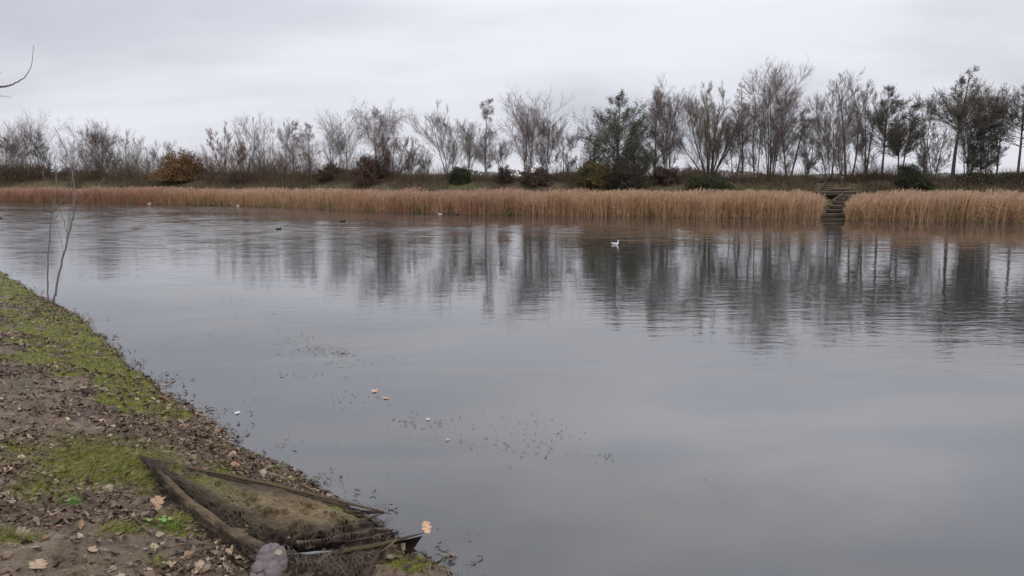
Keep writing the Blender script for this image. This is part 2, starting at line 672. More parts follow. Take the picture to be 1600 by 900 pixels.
def moss_amt(x, y, z, d):
    px, py = project(x, y, z)
    wob = fbm(x * 2.3, y * 2.3, 77, 4)
    strip = (1 - sstep(0.40, 0.95, d + 0.5 * (wob - 0.5))) * (1 - sstep(640, 672, py)) * (0.55 + 0.9 * wob)
    strip2 = (1 - sstep(0.8, 2.2, d)) * (1 - sstep(560, 640, py)) * 0.65 * sstep(0.40, 0.6, fbm(x * 1.6, y * 1.6, 91, 4))
    m = np.maximum(strip, strip2)
    for (a, b, sx, sy, k) in MOSS_SPOTS:
        m = np.maximum(m, k * np.exp(-((px - a) / sx) ** 2 - ((py - b) / sy) ** 2))
    m = m * (0.02 + 1.15 * fbm(x * 2.6, y * 2.6, 55, 4, .6) + 0.75 * fbm(x * 14, y * 14, 56, 3, .7))
    m = sstep(0.36, 0.56, m) * sstep(-0.04, 0.0, d)
    return m


def seq(*segs):
    o = []
    for a, b, n in segs:
        o.append(np.linspace(a, b, n, endpoint=False))
    o.append([segs[-1][1]])
    return np.concatenate(o)


azs = np.radians(seq((-180, -60, 30), (-60, -42, 30), (-42, 3, 330), (3, 40, 40), (40, 180, 28)))
rr = np.concatenate([np.geomspace(0.25, 2.8, 24, endpoint=False), np.geomspace(2.8, 22, 460, endpoint=False), np.geomspace(22, 150, 30)])
A_, R_ = np.meshgrid(azs, rr)
gx = (R_ * np.sin(A_)).ravel()
gy = (R_ * np.cos(A_)).ravel()
gz = bank_z(gx, gy)
gd = near_d(gx, gy)
# the lee side: keep this sheet under water where the far shore begins
gz = np.where(gd < -12, np.minimum(gz, -1.6), gz)
ms_ = moss_amt(gx, gy, gz, gd)
mud_n = fbm(gx * 4, gy * 4, 41, 5, 0.6)[:, None]
mud_c = np.array([0.030, 0.021, 0.016]) * (1 - mud_n) + np.array([0.185, 0.145, 0.115]) * mud_n
ol = sstep(0.45, 0.7, fbm(gx * 3.1, gy * 3.1, 61, 4))[:, None] * 0.5
mud_c = mud_c * np.array([1.10, 1.0, 0.90])
mud_c = mud_c * (1 - ol) + np.array([0.085, 0.078, 0.035]) * ol
mo_n = fbm(gx * 11, gy * 11, 15, 3)[:, None]
moss_c = np.array([0.050, 0.058, 0.010]) * (1 - mo_n) + np.array([0.150, 0.165, 0.028]) * mo_n
bed = np.array([0.17, 0.155, 0.13]) * (0.7 + 0.6 * mud_n)
gc = mud_c * (1 - ms_[:, None]) + moss_c * ms_[:, None]
wet = (1 - sstep(0.0, 0.035, gz))[:, None]
gc = gc * (1 - 0.40 * wet)
gc = np.where((gz < -0.012)[:, None], bed, gc)
g = Geo()
na = len(azs)
idx = np.arange(len(gx)).reshape(len(rr), na)
q = np.stack([idx[:-1, :-1], idx[:-1, 1:], idx[1:, 1:], idx[1:, :-1]], -1)
g.add(np.stack([gx, gy, gz], -1), q=q.reshape(-1, 4), c=gc)
nb = len(gx)
g.add([(0, 0, float(bank_z(np.array([0.0]), np.array([0.0]))[0]))], c=(0.1, 0.09, 0.08))
fan = [(nb, i + 1, i) for i in range(na - 1)]
g.t.append(np.array(fan))
bank = g.build('near_bank', M_GROUND, smooth=True)
bank.data.flip_normals()
tag(bank, kind='structure')

# ------------------------------------------------------------------ water sheet
me = bpy.data.meshes.new('water')
me.from_pydata([(-260, -60, 0), (260, -60, 0), (260, 180, 0), (-260, 180, 0)], [], [(0, 1, 2, 3)])
me.materials.append(mw)
wo = bpy.data.objects.new('water', me)
COL.objects.link(wo)
tag(wo, kind='structure')

# ------------------------------------------------------------------ far shore and land beyond
_far_px = np.array([(-420, 305), (-150, 311), (0, 315), (200, 318), (300, 320), (400, 322.5), (500, 326), (600, 331), (700, 334), (800, 336),
                    (1000, 339), (1280, 342), (1400, 344), (1600, 347.5), (1900, 353), (2300, 361)], float)
_far = on_z(_far_px[:, 0], _far_px[:, 1], 0.0)[:, :2]
FAR = np.concatenate([[(-190, 60), (-150, 88)], _far, [(75, 22), (140, -10), (230, -60)]])
_faz = np.arctan2(FAR[:, 0], FAR[:, 1])
_fr = np.hypot(FAR[:, 0], FAR[:, 1])
OFF = np.array([-14, -3, -0.5, 0, 1.5, 3.2, 5.8, 7.4, 10, 30, 100, 400, 4000], float)
OZ = np.array([-1.7, -0.9, -0.2, 0.0, 0.12, 0.45, 1.65, 2.02, 2.08, 2.0, 1.9, 1.8, 1.6], float)


def far_r(az):
    return np.interp(az, _faz, _fr)


def far_pt(px, off):
    """point behind the far shore seen at photo column px, off metres beyond the shoreline"""
    px = np.asarray(px, float)
    az = np.arctan((px - 800) / (F * cp + 172 * sp_))
    r = far_r(az) + off
    x = r * np.sin(az)
    y = r * np.cos(az)
    return x, y, far_z(x, y)


def far_z(x, y):
    az = np.arctan2(x, y)
    off = np.hypot(x, y) - far_r(az)
    z = np.interp(off, OFF, OZ)
    land = sstep(0.0, 3.0, off) * (1 - sstep(60, 300, off))
    st = sstep(math.radians(21.3), math.radians(21.9), az) * (1 - sstep(math.radians(25.3), math.radians(25.9), az))
    return z + land * 0.22 * (fbm(x * 0.35, y * 0.35, 5, 3) - 0.5) * (1 - st) - 0.09 * st * land


fa = np.concatenate([np.linspace(_faz[0], math.radians(-38), 40, endpoint=False), np.linspace(math.radians(-38), math.radians(38), 500, endpoint=False),
                     np.linspace(math.radians(38), _faz[-1], 40)])
fo = np.concatenate([[-14, -6, -3, -1.2, -0.5, -0.2], np.linspace(0, 12, 34), [14, 17, 22, 30, 45, 70, 100, 160, 250, 400, 800, 1600, 4000]])
FAz, FO = np.meshgrid(fa, fo)
R2 = far_r(FAz) + FO
fx = (R2 * np.sin(FAz)).ravel()
fy = (R2 * np.cos(FAz)).ravel()
fz = far_z(fx, fy)
nn = fbm(fx * 0.8, fy * 0.8, 33, 5, 0.6)[:, None]
n3 = sstep(0.4, 0.65, fbm(fx * 0.25, fy * 0.25, 44, 3))[:, None]
ca = np.array([0.075, 0.055, 0.038]) * (1 - nn) + np.array([0.13, 0.105, 0.06]) * nn
cb = np.array([0.055, 0.065, 0.022]) * (1 - nn) + np.array([0.10, 0.105, 0.045]) * nn
fc = ca * (1 - n3 * 0.6) + cb * n3 * 0.6
g = Geo()
idx = np.arange(len(fx)).reshape(len(fo), len(fa))
q = np.stack([idx[:-1, :-1], idx[:-1, 1:], idx[1:, 1:], idx[1:, :-1]], -1).reshape(-1, 4)
g.add(np.stack([fx, fy, fz], -1), q=q[:, ::-1], c=fc)
fg = g.build('far_bank', M_FARGR, smooth=True)
tag(fg, kind='structure')


# ------------------------------------------------------------------ tree growing
def grow(P0, D, L, K, up=0.0, wob=0.15, droop=0.0):
    n = len(P0)
    P = np.empty((n, K + 1, 3))
    P[:, 0] = P0
    D = unit(D)
    zv = np.array([0, 0, 1.0])
    upv = np.asarray(up, float) * np.ones(n)
    for k in range(K):
        f = (k + 1) / K
        D = unit(D + zv * ((upv - droop * f * 2) / K)[:, None] + rng.normal(size=(n, 3)) * wob / math.sqrt(K))
        P[:, k + 1] = P[:, k] + D * (L / K)[:, None]
    return P


def along(P, i, t):
    K = P.shape[1] - 1
    u = np.clip(t * K, 0, K - 1e-6)
    k = u.astype(int)
    f = (u - k)[:, None]
    a = P[i, k]
    b = P[i, k + 1]
    return a * (1 - f) + b * f, unit(b - a)


def sprout(P, L, M, tmin, ang, ratio, tpow=1.0, tmax=0.98, taper=0.45, angsd=0.18):
    n = len(P)
    i = np.repeat(np.arange(n), M)
    t = tmin + (tmax - tmin) * rng.random(n * M) ** tpow
    p, T = along(P, i, t)
    side = unit(np.cross(T, rng.normal(size=T.shape)))
    a = ang + angsd * rng.normal(size=len(i))
    D = T * np.cos(a)[:, None] + side * np.sin(a)[:, None]
    l = L[i] * ratio * (1 - taper * t) * (0.55 + 0.7 * rng.random(len(i)))
    return p, D, l, i, t


def rad_line(n, K, r0, r1):
    r0 = np.asarray(r0, float) * np.ones(n)
    return r0[:, None] * (1 - np.linspace(0, 1, K + 1)[None] * (1 - r1))


KIND = {
    # trunks, spread of trunks, first-limb height, limb angle, profile, density, twig droop
    'birch':  dict(nt=1, spread=0.04, t0=0.10, ang=0.65, up=0.55, n1=30, n2=9, n3=7, n4=0, droop=0.9, prof='birch', bark=(0.20, 0.18, 0.16), twig=(0.15, 0.115, 0.105)),
    'open':   dict(nt=2, spread=0.22, t0=0.10, ang=0.72, up=0.55, n1=13, n2=8, n3=6, n4=0, droop=0.0, prof='oval', bark=(0.085, 0.075, 0.066), twig=(0.145, 0.12, 0.105)),
    'vase':   dict(nt=9, spread=0.62, t0=0.12, ang=0.42, up=0.45, n1=9, n2=7, n3=6, n4=0, droop=0.0, prof='vase', bark=(0.085, 0.074, 0.062), twig=(0.145, 0.115, 0.092)),
    'multi':  dict(nt=5, spread=0.26, t0=0.10, ang=0.50, up=0.5, n1=12, n2=8, n3=6, n4=0, droop=0.15, prof='oval', bark=(0.075, 0.064, 0.056), twig=(0.140, 0.105, 0.095)),
    'thin':   dict(nt=1, spread=0.08, t0=0.10, ang=0.55, up=0.6, n1=16, n2=7, n3=5, n4=0, droop=0.0, prof='oval', bark=(0.085, 0.075, 0.065), twig=(0.145, 0.12, 0.105)),
    'alder':  dict(nt=1, spread=0.03, t0=0.12, ang=1.12, up=0.35, n1=52, n2=9, n3=6, n4=0, droop=0.05, prof='cone', bark=(0.060, 0.056, 0.048), twig=(0.100, 0.092, 0.078)),
    'high':   dict(nt=1, spread=0.03, t0=0.38, ang=1.1, up=0.30, n1=42, n2=9, n3=6, n4=0, droop=0.05, prof='cone', bark=(0.11, 0.085, 0.065), twig=(0.110, 0.095, 0.080)),
}


def profile(kind, t):
    if kind == 'cone':
        return (1 - t) ** 1.0 * 1.0 + 0.06
    if kind == 'birch':
        return np.sin(PI * np.clip(t, 0, 1) ** 0.55) ** 0.6 * (1 - 0.62 * t) + 0.07
    if kind == 'vase':
        return 0.55 + 0.6 * t
    return np.sin(PI * np.clip(t * 0.86 + 0.12, 0, 1)) ** 0.7 + 0.1


def make_tree(name, label, cat, base, H, W, kind, group=None, twig=None, bark=None, dens=1.0, leaf=None, leafn=0, leafsize=0.038, lean=0.0, tw=1.0, nt=None, clumpy=False, trk=1.0):
    """base point, height and crown half-width in metres"""
    k = KIND[kind]
    root = empty(name, base, label, cat, group)
    bark = np.array(bark or k['bark'])
    twig = np.array(twig or k['twig']) * 1.15
    nt = nt or k['nt']
    az = np.arange(nt) * 2.4 + rng.random() * 6
    sp = k['spread'] * (0.35 + 0.65 * rng.random(nt)) if nt > 1 else np.array([k['spread'] * rng.random()])
    if nt > 1 and kind != 'vase':
        sp = (0.25 + 0.75 * rng.random(nt)) * min(0.5, math.atan(W / H * 0.75))
    if kind == 'vase':
        sp = np.linspace(0.08, 1.0, nt) * k['spread'] * min(1.5, W / H * 2.0)
    D = np.stack([np.sin(sp) * np.cos(az) + lean, np.sin(sp) * np.sin(az) * 0.8, np.cos(sp)], -1)
    P0 = np.stack([np.cos(az), np.sin(az), np.zeros(nt)], -1) * (0.02 * H if nt > 1 else 0)
    P0[:, 2] = -0.15
    L0 = H * (0.97 if nt == 1 else 1.0) * (0.78 + 0.22 * rng.random(nt))
    L0[0] = H * 1.0
    K0 = 12
    T0 = grow(P0, D, L0, K0, up=(0.06 if kind == 'vase' else 0.16) if nt > 1 else 0.12, wob=0.13 if kind in ('open', 'multi', 'vase', 'thin') else 0.05)
    # keep the leader at the wanted height
    T0[:, :, 2] *= (H / max(T0[:, -1, 2].max(), 0.1)) ** np.linspace(0.2, 1, K0 + 1)[None]
    g = Geo()
    r0 = H * 0.0135 * trk / (nt ** 0.28)
    Rt = rad_line(nt, K0, r0 * (0.75 + 0.5 * rng.random(nt)), 0.12)
    Rt[:, 0] *= 1.25
    tubes(g, T0, Rt, 6, jitter_col(bark, nt, 0.08, 0.02))
    n1 = max(3, int(k['n1'] * dens ** 0.5))
    p, Dv, l, i, t = sprout(T0, L0, n1, k['t0'], k['ang'], 1.0, 1.15, 0.98, 0.0, 0.14)
    if kind in ('vase',):
        L1 = L0[i] * 0.42 * (1.15 - 0.8 * t) * (0.6 + 0.7 * rng.random(len(i)))
    else:
        tt = (t - k['t0']) / (1 - k['t0'])
        sc = (1.35 if k['prof'] == 'cone' else 1.08) if nt == 1 else 0.95
        L1 = W * sc * profile(k['prof'], tt) / math.sin(min(k['ang'], 1.2)) * (0.55 + 0.55 * rng.random(len(i)))
    K1 = 6
    B1 = grow(p, Dv, L1, K1, up=k['up'], wob=0.20, droop=k['droop'] * 0.35)
    r1 = np.clip(np.interp(t, [0, 1], [r0 * 0.30, r0 * 0.11]), 0.006, None) * np.clip(L1 / max(L1.mean(), .1), .6, 1.3)
    tubes(g, B1, rad_line(len(B1), K1, r1, 0.3), 4, jitter_col(bark * 0.6 + twig * 0.4, len(B1), 0.1, 0.03))
    g.build('trunk', M_BARK, root, smooth=True)
    # crown: the branches and twigs
    g = Geo()
    n2 = max(3, int(k['n2'] * 1.6 * dens ** 0.3))
    n3 = max(3, int(k['n3'] * 1.35 * dens ** 0.3))
    p, Dv, l, i, t = sprout(B1, L1, n2, 0.10, 0.55, 0.52, 0.9)
    kp = rng.random(len(l)) < np.clip(L1[i] / (0.85 * L1.mean()), 0.45 if k['prof'] == 'cone' else 0.10, 1)
    p, Dv, l = p[kp], Dv[kp], np.maximum(l[kp], 0.22)
    B2 = grow(p, Dv, l, 4, up=k['up'] * 0.9, wob=0.20, droop=k['droop'] * 0.6)
    tubes(g, B2, rad_line(len(B2), 4, 0.0085 * tw, 0.45), 3, jitter_col(twig, len(B2), 0.12, 0.04))
    p, Dv, l3, i, t = sprout(B2, l, n3, 0.1, 0.50, 0.62, 0.9)
    l3 = np.maximum(l3, 0.16)
    B3 = grow(p, Dv, l3, 3, up=0.45 - k['droop'] * 1.2, wob=0.22, droop=k['droop'])
    tubes(g, B3, rad_line(len(B3), 3, 0.0046 * tw, 0.5), 1, jitter_col(twig, len(B3), 0.18, 0.06))
    p, Dv, l5, i, t = sprout(B3, l3, 2, 0.1, 0.40, 0.8, 0.9)
    l5 = np.clip(l5, 0.10, 0.40)
    B5 = grow(p, Dv, l5, 2, up=0.2 - k['droop'] * 1.1, wob=0.3, droop=k['droop'])
    tubes(g, B5, rad_line(len(B5), 2, 0.0030 * tw, 0.6), 1, jitter_col(twig, len(B5), 0.18, 0.06))
    # tips of the trunks themselves
    p, Dv, l4, i, t = sprout(T0, L0, 14, 0.45, 0.45, 0.12, 0.9, 1.0)
    B4 = grow(p, Dv, l4, 3, up=0.3 - k['droop'], wob=0.35, droop=k['droop'])
    tubes(g, B4, rad_line(len(B4), 3, 0.007 * tw, 0.5), 1, jitter_col(twig, len(B4), 0.18, 0.06))
    if leafn:
        leafn = int(leafn * 0.7)
        tuft = vnoise(np.arange(len(B3)) // (n3 * 2) * 7.31, np.zeros(len(B3)), 3) > (0.36 if clumpy else -1)
        wgt = l3 ** 1.6 * tuft
        src = B3[rng.choice(len(B3), leafn, p=wgt / wgt.sum())]
        kk = rng.integers(1, 4, leafn)
        C = src[np.arange(leafn), kk]
        C = C + rng.normal(size=C.shape) * 0.09
        leaves(g, C, leafsize, jitter_col(leaf, len(C), 0.28, 0.10))
    g.build('crown', M_BARK if not leafn else M_LEAF, root)
    return root


def make_bush(name, label, cat, base, W, H, cols, n, leafsize=0.06, twigc=(0.06, 0.05, 0.04), stems=26, group=None, gappy=0.35, D=None, low=0.0, top=1.0):
    """rounded bush: stems fanning from the ground and leaf faces spread through an uneven dome"""
    root = empty(name, base, label, cat, group)
    D = D or W
    g = Geo()
    az = rng.random(stems) * 2 * PI
    el = rng.random(stems) ** 0.7 * 1.15
    d = np.stack([np.cos(az) * np.sin(el) * W / H, np.sin(az) * np.sin(el) * D / H, np.cos(el)], -1)
    P0 = np.stack([np.cos(az) * W * 0.25 * rng.random(stems), np.sin(az) * D * 0.25 * rng.random(stems), np.full(stems, -0.1)], -1)
    L = H * (0.75 + 0.45 * rng.random(stems))
    S = grow(P0, d, L, 5, up=0.15, wob=0.3)
    tubes(g, S, rad_line(stems, 5, 0.028, 0.25), 4, jitter_col(twigc, stems, 0.15, 0.04))
    g.build('trunk', M_BARK, root)
    g = Geo()
    p, Dv, l, i, t = sprout(S, L, 12, 0.15, 0.6, 0.45, 0.9)
    B = grow(p, Dv, l, 3, up=0.2, wob=0.35)
    tubes(g, B, rad_line(len(B), 3, 0.010, 0.4), 1, jitter_col(twigc, len(B), 0.15, 0.05))
    p, Dv, l, i, t = sprout(B, l, 6, 0.2, 0.6, 0.6, 0.9)
    B = grow(p, Dv, np.maximum(l, 0.12), 2, up=0.2, wob=0.35)
    tubes(g, B, rad_line(len(B), 2, 0.006, 0.5), 1, jitter_col(twigc, len(B), 0.15, 0.05))
    # clumps on and inside the dome
    nc = max(30, int(n / 55))
    ca = rng.random(nc) * 2 * PI
    ce = np.arccos(rng.random(nc) * (1 - low) + low * 0)
    rr_ = 0.62 + 0.42 * rng.random(nc) ** 0.6
    rr_ *= 0.62 + 0.70 * vnoise(ca * 1.9, ce * 3.0, int(abs(base[0]) * 7))
    C = np.stack([np.cos(ca) * np.sin(ce) * W * rr_, np.sin(ca) * np.sin(ce) * D * rr_, np.cos(ce) * H * rr_], -1)
    C[:, 2] *= 0.98 * H / C[:, 2].max()
    cs = W * 0.13 * (0.5 + rng.random(nc))
    which = rng.integers(0, nc, n)
    pts = C[which] + rng.normal(size=(n, 3)) * cs[which][:, None] * np.array([1, 1, 0.75])
    pts[:, 2] = np.abs(pts[:, 2])
    pts = pts[pts[:, 2] < H * 1.15 * top]
    n = len(pts)
    cols = np.asarray(cols, float)
    ccl = cols[rng.integers(0, len(cols), nc)] * 1.35 * (0.75 + 0.5 * rng.random((nc, 1)))
    which = which[:n]
    leaves(g, pts, leafsize, ccl[which] * (0.75 + 0.5 * rng.random((n, 1))))
    g.build('crown', M_LEAF, root)
    return root


PURP = (0.140, 0.106, 0.099)
GREYB = (0.175, 0.150, 0.140)
ALD = [0.125, 0.125, 0.088]
# (photo column, top row, half width px, metres beyond the shore, kind, name, label, options)
TREES = [
    (12, 216, 22, 14, 'high', 'alder_tree', 'small alder with flat feathery tiers at the left edge of the far bank', dict(leaf=ALD, leafn=1500, clumpy=True)),
    (38, 229, 34, 12, 'multi', 'bare_tree', 'rounded bare tree above the brown thicket at far left', {}),
    (62, 214, 22, 10, 'alder', 'alder_tree', 'thin alder with sparse leaf tufts behind the brown thicket', dict(leaf=ALD, leafn=700, clumpy=True, dens=.6)),
    (80, 214, 20, 12, 'open', 'bare_tree', 'bare forked tree rising just left of the sapling tip', dict(twig=GREYB)),
    (112, 233, 24, 13, 'open', 'bare_tree', 'low bare tree over the round dark bush at far left', dict(twig=GREYB)),
    (130, 240, 16, 10, 'thin', 'bare_tree', 'slim short bare tree right of the round dark bush', dict(twig=GREYB)),
    (160, 223, 26, 9, 'multi', 'bare_tree', 'dense upright bare tree with a brown crown in the left distance', dict(dens=1.3)),
    (176, 246, 18, 11, 'open', 'bare_tree', 'small bare tree at the right foot of the dense upright one', dict(twig=GREYB)),
    (199, 225, 18, 11, 'thin', 'bare_tree', 'spindly bare tree, first of the pair between dense tree and rusty oak', dict(twig=GREYB)),
    (217, 231, 16, 11, 'thin', 'bare_tree', 'spindly bare tree, second of the pair between dense tree and rusty oak', dict(twig=GREYB)),
    (240, 235, 16, 12, 'open', 'bare_tree', 'short bare tree left of the rusty oak', dict(twig=GREYB)),
    (256, 231, 18, 14, 'open', 'bare_tree', 'bare tree peeping from behind the left side of the rusty oak', dict(twig=GREYB)),
    (352, 199, 62, 10, 'vase', 'bare_willow', 'broad fan-shaped willow with reddish twigs right of the rusty oak', dict(twig=(0.18, 0.100, 0.078), dens=1.2)),
    (385, 205, 28, 12, 'open', 'bare_tree', 'bare tree touching the right side of the reddish fan-shaped willow', {}),
    (412, 203, 22, 10, 'thin', 'bare_tree', 'slender bare tree with two stems left of the leaning stem', dict(nt=2)),
    (444, 201, 24, 11, 'open', 'bare_tree', 'bare tree leaning to the right in the left middle distance', dict(lean=0.10)),
    (458, 194, 24, 9, 'birch', 'birch_tree', 'birch with a right-leaning top, left one of the neighbouring two', dict(lean=0.10)),
    (484, 197, 26, 10, 'birch', 'birch_tree', 'wispy birch, right one of the neighbouring two', dict(lean=0.06)),
    (520, 212, 26, 11, 'open', 'bare_tree', 'low spreading bare tree left of the red-brown bush', {}),
    (543, 206, 24, 12, 'multi', 'bare_tree', 'bare many-stemmed tree just left of the tall reddish birch', dict(nt=3, twig=GREYB)),
    (588, 181, 46, 9, 'birch', 'birch_tree', 'tall reddish birch standing above the red-brown bush', dict(twig=PURP, dens=1.2, nt=1)),
    (612, 201, 40, 10, 'vase', 'bare_tree', 'fan-shaped bare tree at the right side of the tall reddish birch', dict(nt=6)),
    (640, 246, 22, 10, 'open', 'bare_tree', 'knee-high looking bare tree in the gap after the reddish birch', dict(twig=GREYB)),
    (665, 254, 14, 10, 'thin', 'bare_tree', 'tiny bare tree at the left foot of the wide open-crowned tree', dict(twig=GREYB)),
    (703, 189, 40, 9, 'open', 'bare_tree', 'wide open-crowned bare tree above the dark green bush', dict(nt=3, twig=GREYB)),
    (734, 203, 22, 11, 'thin', 'bare_tree', 'bare tree squeezed between open-crowned tree and weeping birch', dict(nt=2)),
    (759, 159, 30, 9, 'birch', 'birch_tree', 'tall grey weeping birch with a narrow pointed top', dict(dens=1.35, twig=GREYB)),
    (785, 243, 16, 8, 'thin', 'bare_tree', 'short dark bare tree at the right foot of the weeping birch', {}),
    (822, 185, 36, 8, 'multi', 'bare_tree', 'dense purple-brown bare tree with a twin trunk', dict(twig=PURP, dens=1.3, nt=3)),
    (850, 196, 34, 9, 'open', 'bare_tree', 'greyer bare tree leaning out right of the purple-brown one', dict(twig=PURP, nt=3)),
    (884, 222, 24, 12, 'open', 'bare_tree', 'small open bare tree standing alone before the leafy alder', dict(twig=GREYB, dens=.7, tw=1.3)),
    (964, 147, 58, 9, 'alder', 'alder_tree', 'large leafy cone-shaped alder behind the yellow-green bush', dict(leaf=[.088, .096, .058], leafn=22000, clumpy=True, dens=1.3, leafsize=.042)),
    (997, 225, 30, 8, 'alder', 'alder_tree', 'lower dark alder at the right foot of the large leafy alder', dict(leaf=[.080, .086, .055], leafn=9000, clumpy=True)),
    (1023, 136, 24, 10, 'birch', 'birch_tree', 'very tall thin birch right after the leafy alder', dict(twig=GREYB)),
    (1043, 170, 34, 9, 'multi', 'bare_tree', 'purplish many-stemmed bare tree left of the great fan willow', dict(twig=PURP, dens=1.0)),
    (1108, 146, 62, 10, 'vase', 'bare_willow', 'great fan-shaped bare willow with thick spreading limbs', dict(nt=15, dens=1.2, trk=1.5, twig=(.155, .13, .098))),
    (1148, 182, 20, 8, 'multi', 'bare_tree', 'dark ivy-clad stem at the right edge of the great willow', dict(nt=2, dens=.8, leaf=[.03, .032, .02], leafn=900)),
    (1160, 130, 26, 11, 'birch', 'birch_tree', 'tall birch with a pointed wispy top right of the great willow', dict(twig=GREYB)),
    (1182, 172, 22, 9, 'thin', 'bare_tree', 'dark slim tree between pointed birch and the purple clump', dict(nt=2)),
    (1203, 137, 38, 9, 'multi', 'bare_tree', 'tall bare clump of many purple-brown stems', dict(twig=PURP, dens=0.9, nt=7)),
    (1232, 150, 34, 10, 'birch', 'birch_tree', 'birch with top drooping to the right beside the purple clump', dict(lean=0.05, twig=GREYB, nt=2)),
    (1258, 196, 22, 9, 'open', 'bare_tree', 'short bare tree left of the sky gap by the steps', {}),
    (1297, 163, 40, 9, 'open', 'bare_tree', 'bare tree arching out to the left above the timber steps', dict(nt=4, lean=-0.10)),
    (1316, 190, 22, 8, 'thin', 'bare_tree', 'slim bare tree straight behind the timber steps', dict(nt=2)),
    (1326, 121, 40, 10, 'open', 'bare_tree', 'tallest bare open tree behind the timber steps', dict(nt=2, tw=1.2)),
    (1350, 150, 26, 9, 'thin', 'bare_tree', 'bare tree with dark stem left of the leafy pair of alders', dict(nt=2)),
    (1377, 138, 38, 9, 'high', 'alder_tree', 'leafy dark alder, taller left one of a pair', dict(leaf=ALD, leafn=5000, clumpy=True, dens=1.3, bark=(.07, .062, .05))),
    (1405, 166, 36, 8, 'high', 'alder_tree', 'leafy dark alder, shorter right one of a pair above the ivy bush', dict(leaf=[.10, .10, .055], leafn=4600, clumpy=True, nt=2)),
    (1443, 160, 26, 10, 'thin', 'bare_tree', 'thin bare tree left of the tallest alder', dict(nt=2, twig=GREYB)),
    (1460, 200, 24, 9, 'open', 'bare_tree', 'low tangled bare tree under the left side of the tallest alder', {}),
    (1488, 110, 46, 9, 'high', 'alder_tree', 'tallest alder with a straight brown trunk and tiered crown', dict(leaf=[.11, .10, .060], leafn=6000, clumpy=True, dens=1.2, trk=1.15)),
    (1512, 158, 32, 10, 'multi', 'bare_tree', 'brown many-stemmed tree at the right of the tallest alder', dict(nt=5)),
    (1537, 148, 30, 9, 'alder', 'alder_tree', 'sparse alder with small tufts of leaf near the right edge', dict(leaf=ALD, leafn=2400, clumpy=True, nt=2)),
    (1556, 150, 22, 10, 'thin', 'bare_tree', 'straight dark slim tree second from the right edge', dict(leaf=ALD, leafn=800)),
    (1590, 128, 40, 9, 'high', 'alder_tree', 'tall alder with tiered airy crown cut by the right edge', dict(leaf=ALD, leafn=4200, clumpy=True, dens=1.2)),
    (1640, 150, 40, 9, 'multi', 'bare_tree', 'bare tree just past the right edge of the view', {}),
]
for (px, top, hw, off, kind, name, label, opt) in TREES:
    rng = np.random.default_rng(1000 + px * 7 + top)
    x, y, z = far_pt(px, off)
    Yd = float(y)
    zt = float(at_y(px, top, Yd)[2])
    H = zt - float(z)
    W = hw / F * Yd * (1.12 if 300 < px < 660 else 1.02)
    cat = {'alder_tree': 'alder tree', 'bare_tree': 'bare tree', 'bare_willow': 'willow tree', 'birch_tree': 'birch tree'}[name]
    opt = dict(opt)
    if Yd > 62:
        opt.setdefault('tw', 1.0)
        opt['dens'] = opt.get('dens', 1.0) * 0.8
    make_tree(name, label, cat, (float(x), Yd, float(z) - 0.02), H, W, kind, group='trees along the far bank', **opt)


# ------------------------------------------------------------------ bushes on the far bank
def bush_at(px, base_row, top, hw, off, name, label, cols, n, **kw):
    x, y, z = far_pt(px, off)
    Yd = float(y)
    H = float(at_y(px, top, Yd)[2]) - float(z)
    W = hw / F * Yd
    make_bush(name, label, 'bush', (float(x), Yd, float(z) - 0.05), W, H, cols, n, group='bushes on the far bank', **kw)


RUST = [(0.165, 0.088, 0.038), (0.130, 0.075, 0.036), (0.095, 0.064, 0.038)]
DRK = [(0.034, 0.042, 0.020), (0.050, 0.058, 0.024), (0.028, 0.032, 0.020)]
BRN = [(0.075, 0.048, 0.036), (0.060, 0.042, 0.034), (0.090, 0.055, 0.038)]
RED = [(0.110, 0.062, 0.048), (0.085, 0.052, 0.044)]
bush_at(289, 282, 237, 36, 8, 'oak_tree', 'round rusty-leaved oak, low domed crown on the far left bank', RUST, 16000, leafsize=.075, D=2.4)
bush_at(28, 284, 254, 62, 9, 'thicket', 'broad brown leafless thicket at the far left edge', BRN, 11000, leafsize=.06, D=2.2, stems=60)
bush_at(112, 284, 262, 24, 16, 'round_bush', 'round dark distant bush right of the brown thicket', [(0.060, 0.052, 0.050), (0.050, 0.046, 0.045)], 5000, leafsize=.07)
bush_at(153, 284, 267, 14, 16, 'round_bush', 'small dark bush at the foot of the dense upright tree', [(0.055, 0.048, 0.045)], 2500, leafsize=.07)
bush_at(372, 288, 268, 24, 7, 'scrub_bush', 'grey-brown scrub under the reddish fan-shaped willow', BRN, 2600, stems=50)
bush_at(518, 288, 256, 22, 8, 'scrub_bush', 'dark brown scrub left of the red-brown bush', BRN, 3500, stems=50)
bush_at(579, 290, 243, 28, 6.8, 'red_bush', 'red-brown dense bush below the tall reddish birch', RED, 9000, leafsize=.055, stems=60)
bush_at(718, 288, 262, 16, 7.0, 'ivy_bush', 'small dark green bush below the wide open-crowned tree', DRK, 5500)
bush_at(578 + 210, 290, 262, 14, 7.0, 'scrub_bush', 'dark scrub right of the weeping birch foot', BRN, 1800)
bush_at(838, 290, 262, 22, 6.5, 'scrub_bush', 'purple-brown scrub at the foot of the twin-trunk tree', RED + BRN, 3000)
bush_at(932, 296, 232, 27, 5.2, 'yellow_bush', 'tall bush with yellow-orange top and green foot by the reeds', [(0.105, 0.082, 0.028), (0.080, 0.072, 0.026), (0.055, 0.062, 0.026), (0.11, 0.072, 0.026)], 13000, leafsize=.05, D=1.5)
bush_at(918, 296, 262, 18, 4.8, 'green_bush', 'olive green bush at the left foot of the yellow one', [(0.055, 0.062, 0.024), (0.07, 0.07, 0.026)], 5000, leafsize=.05)
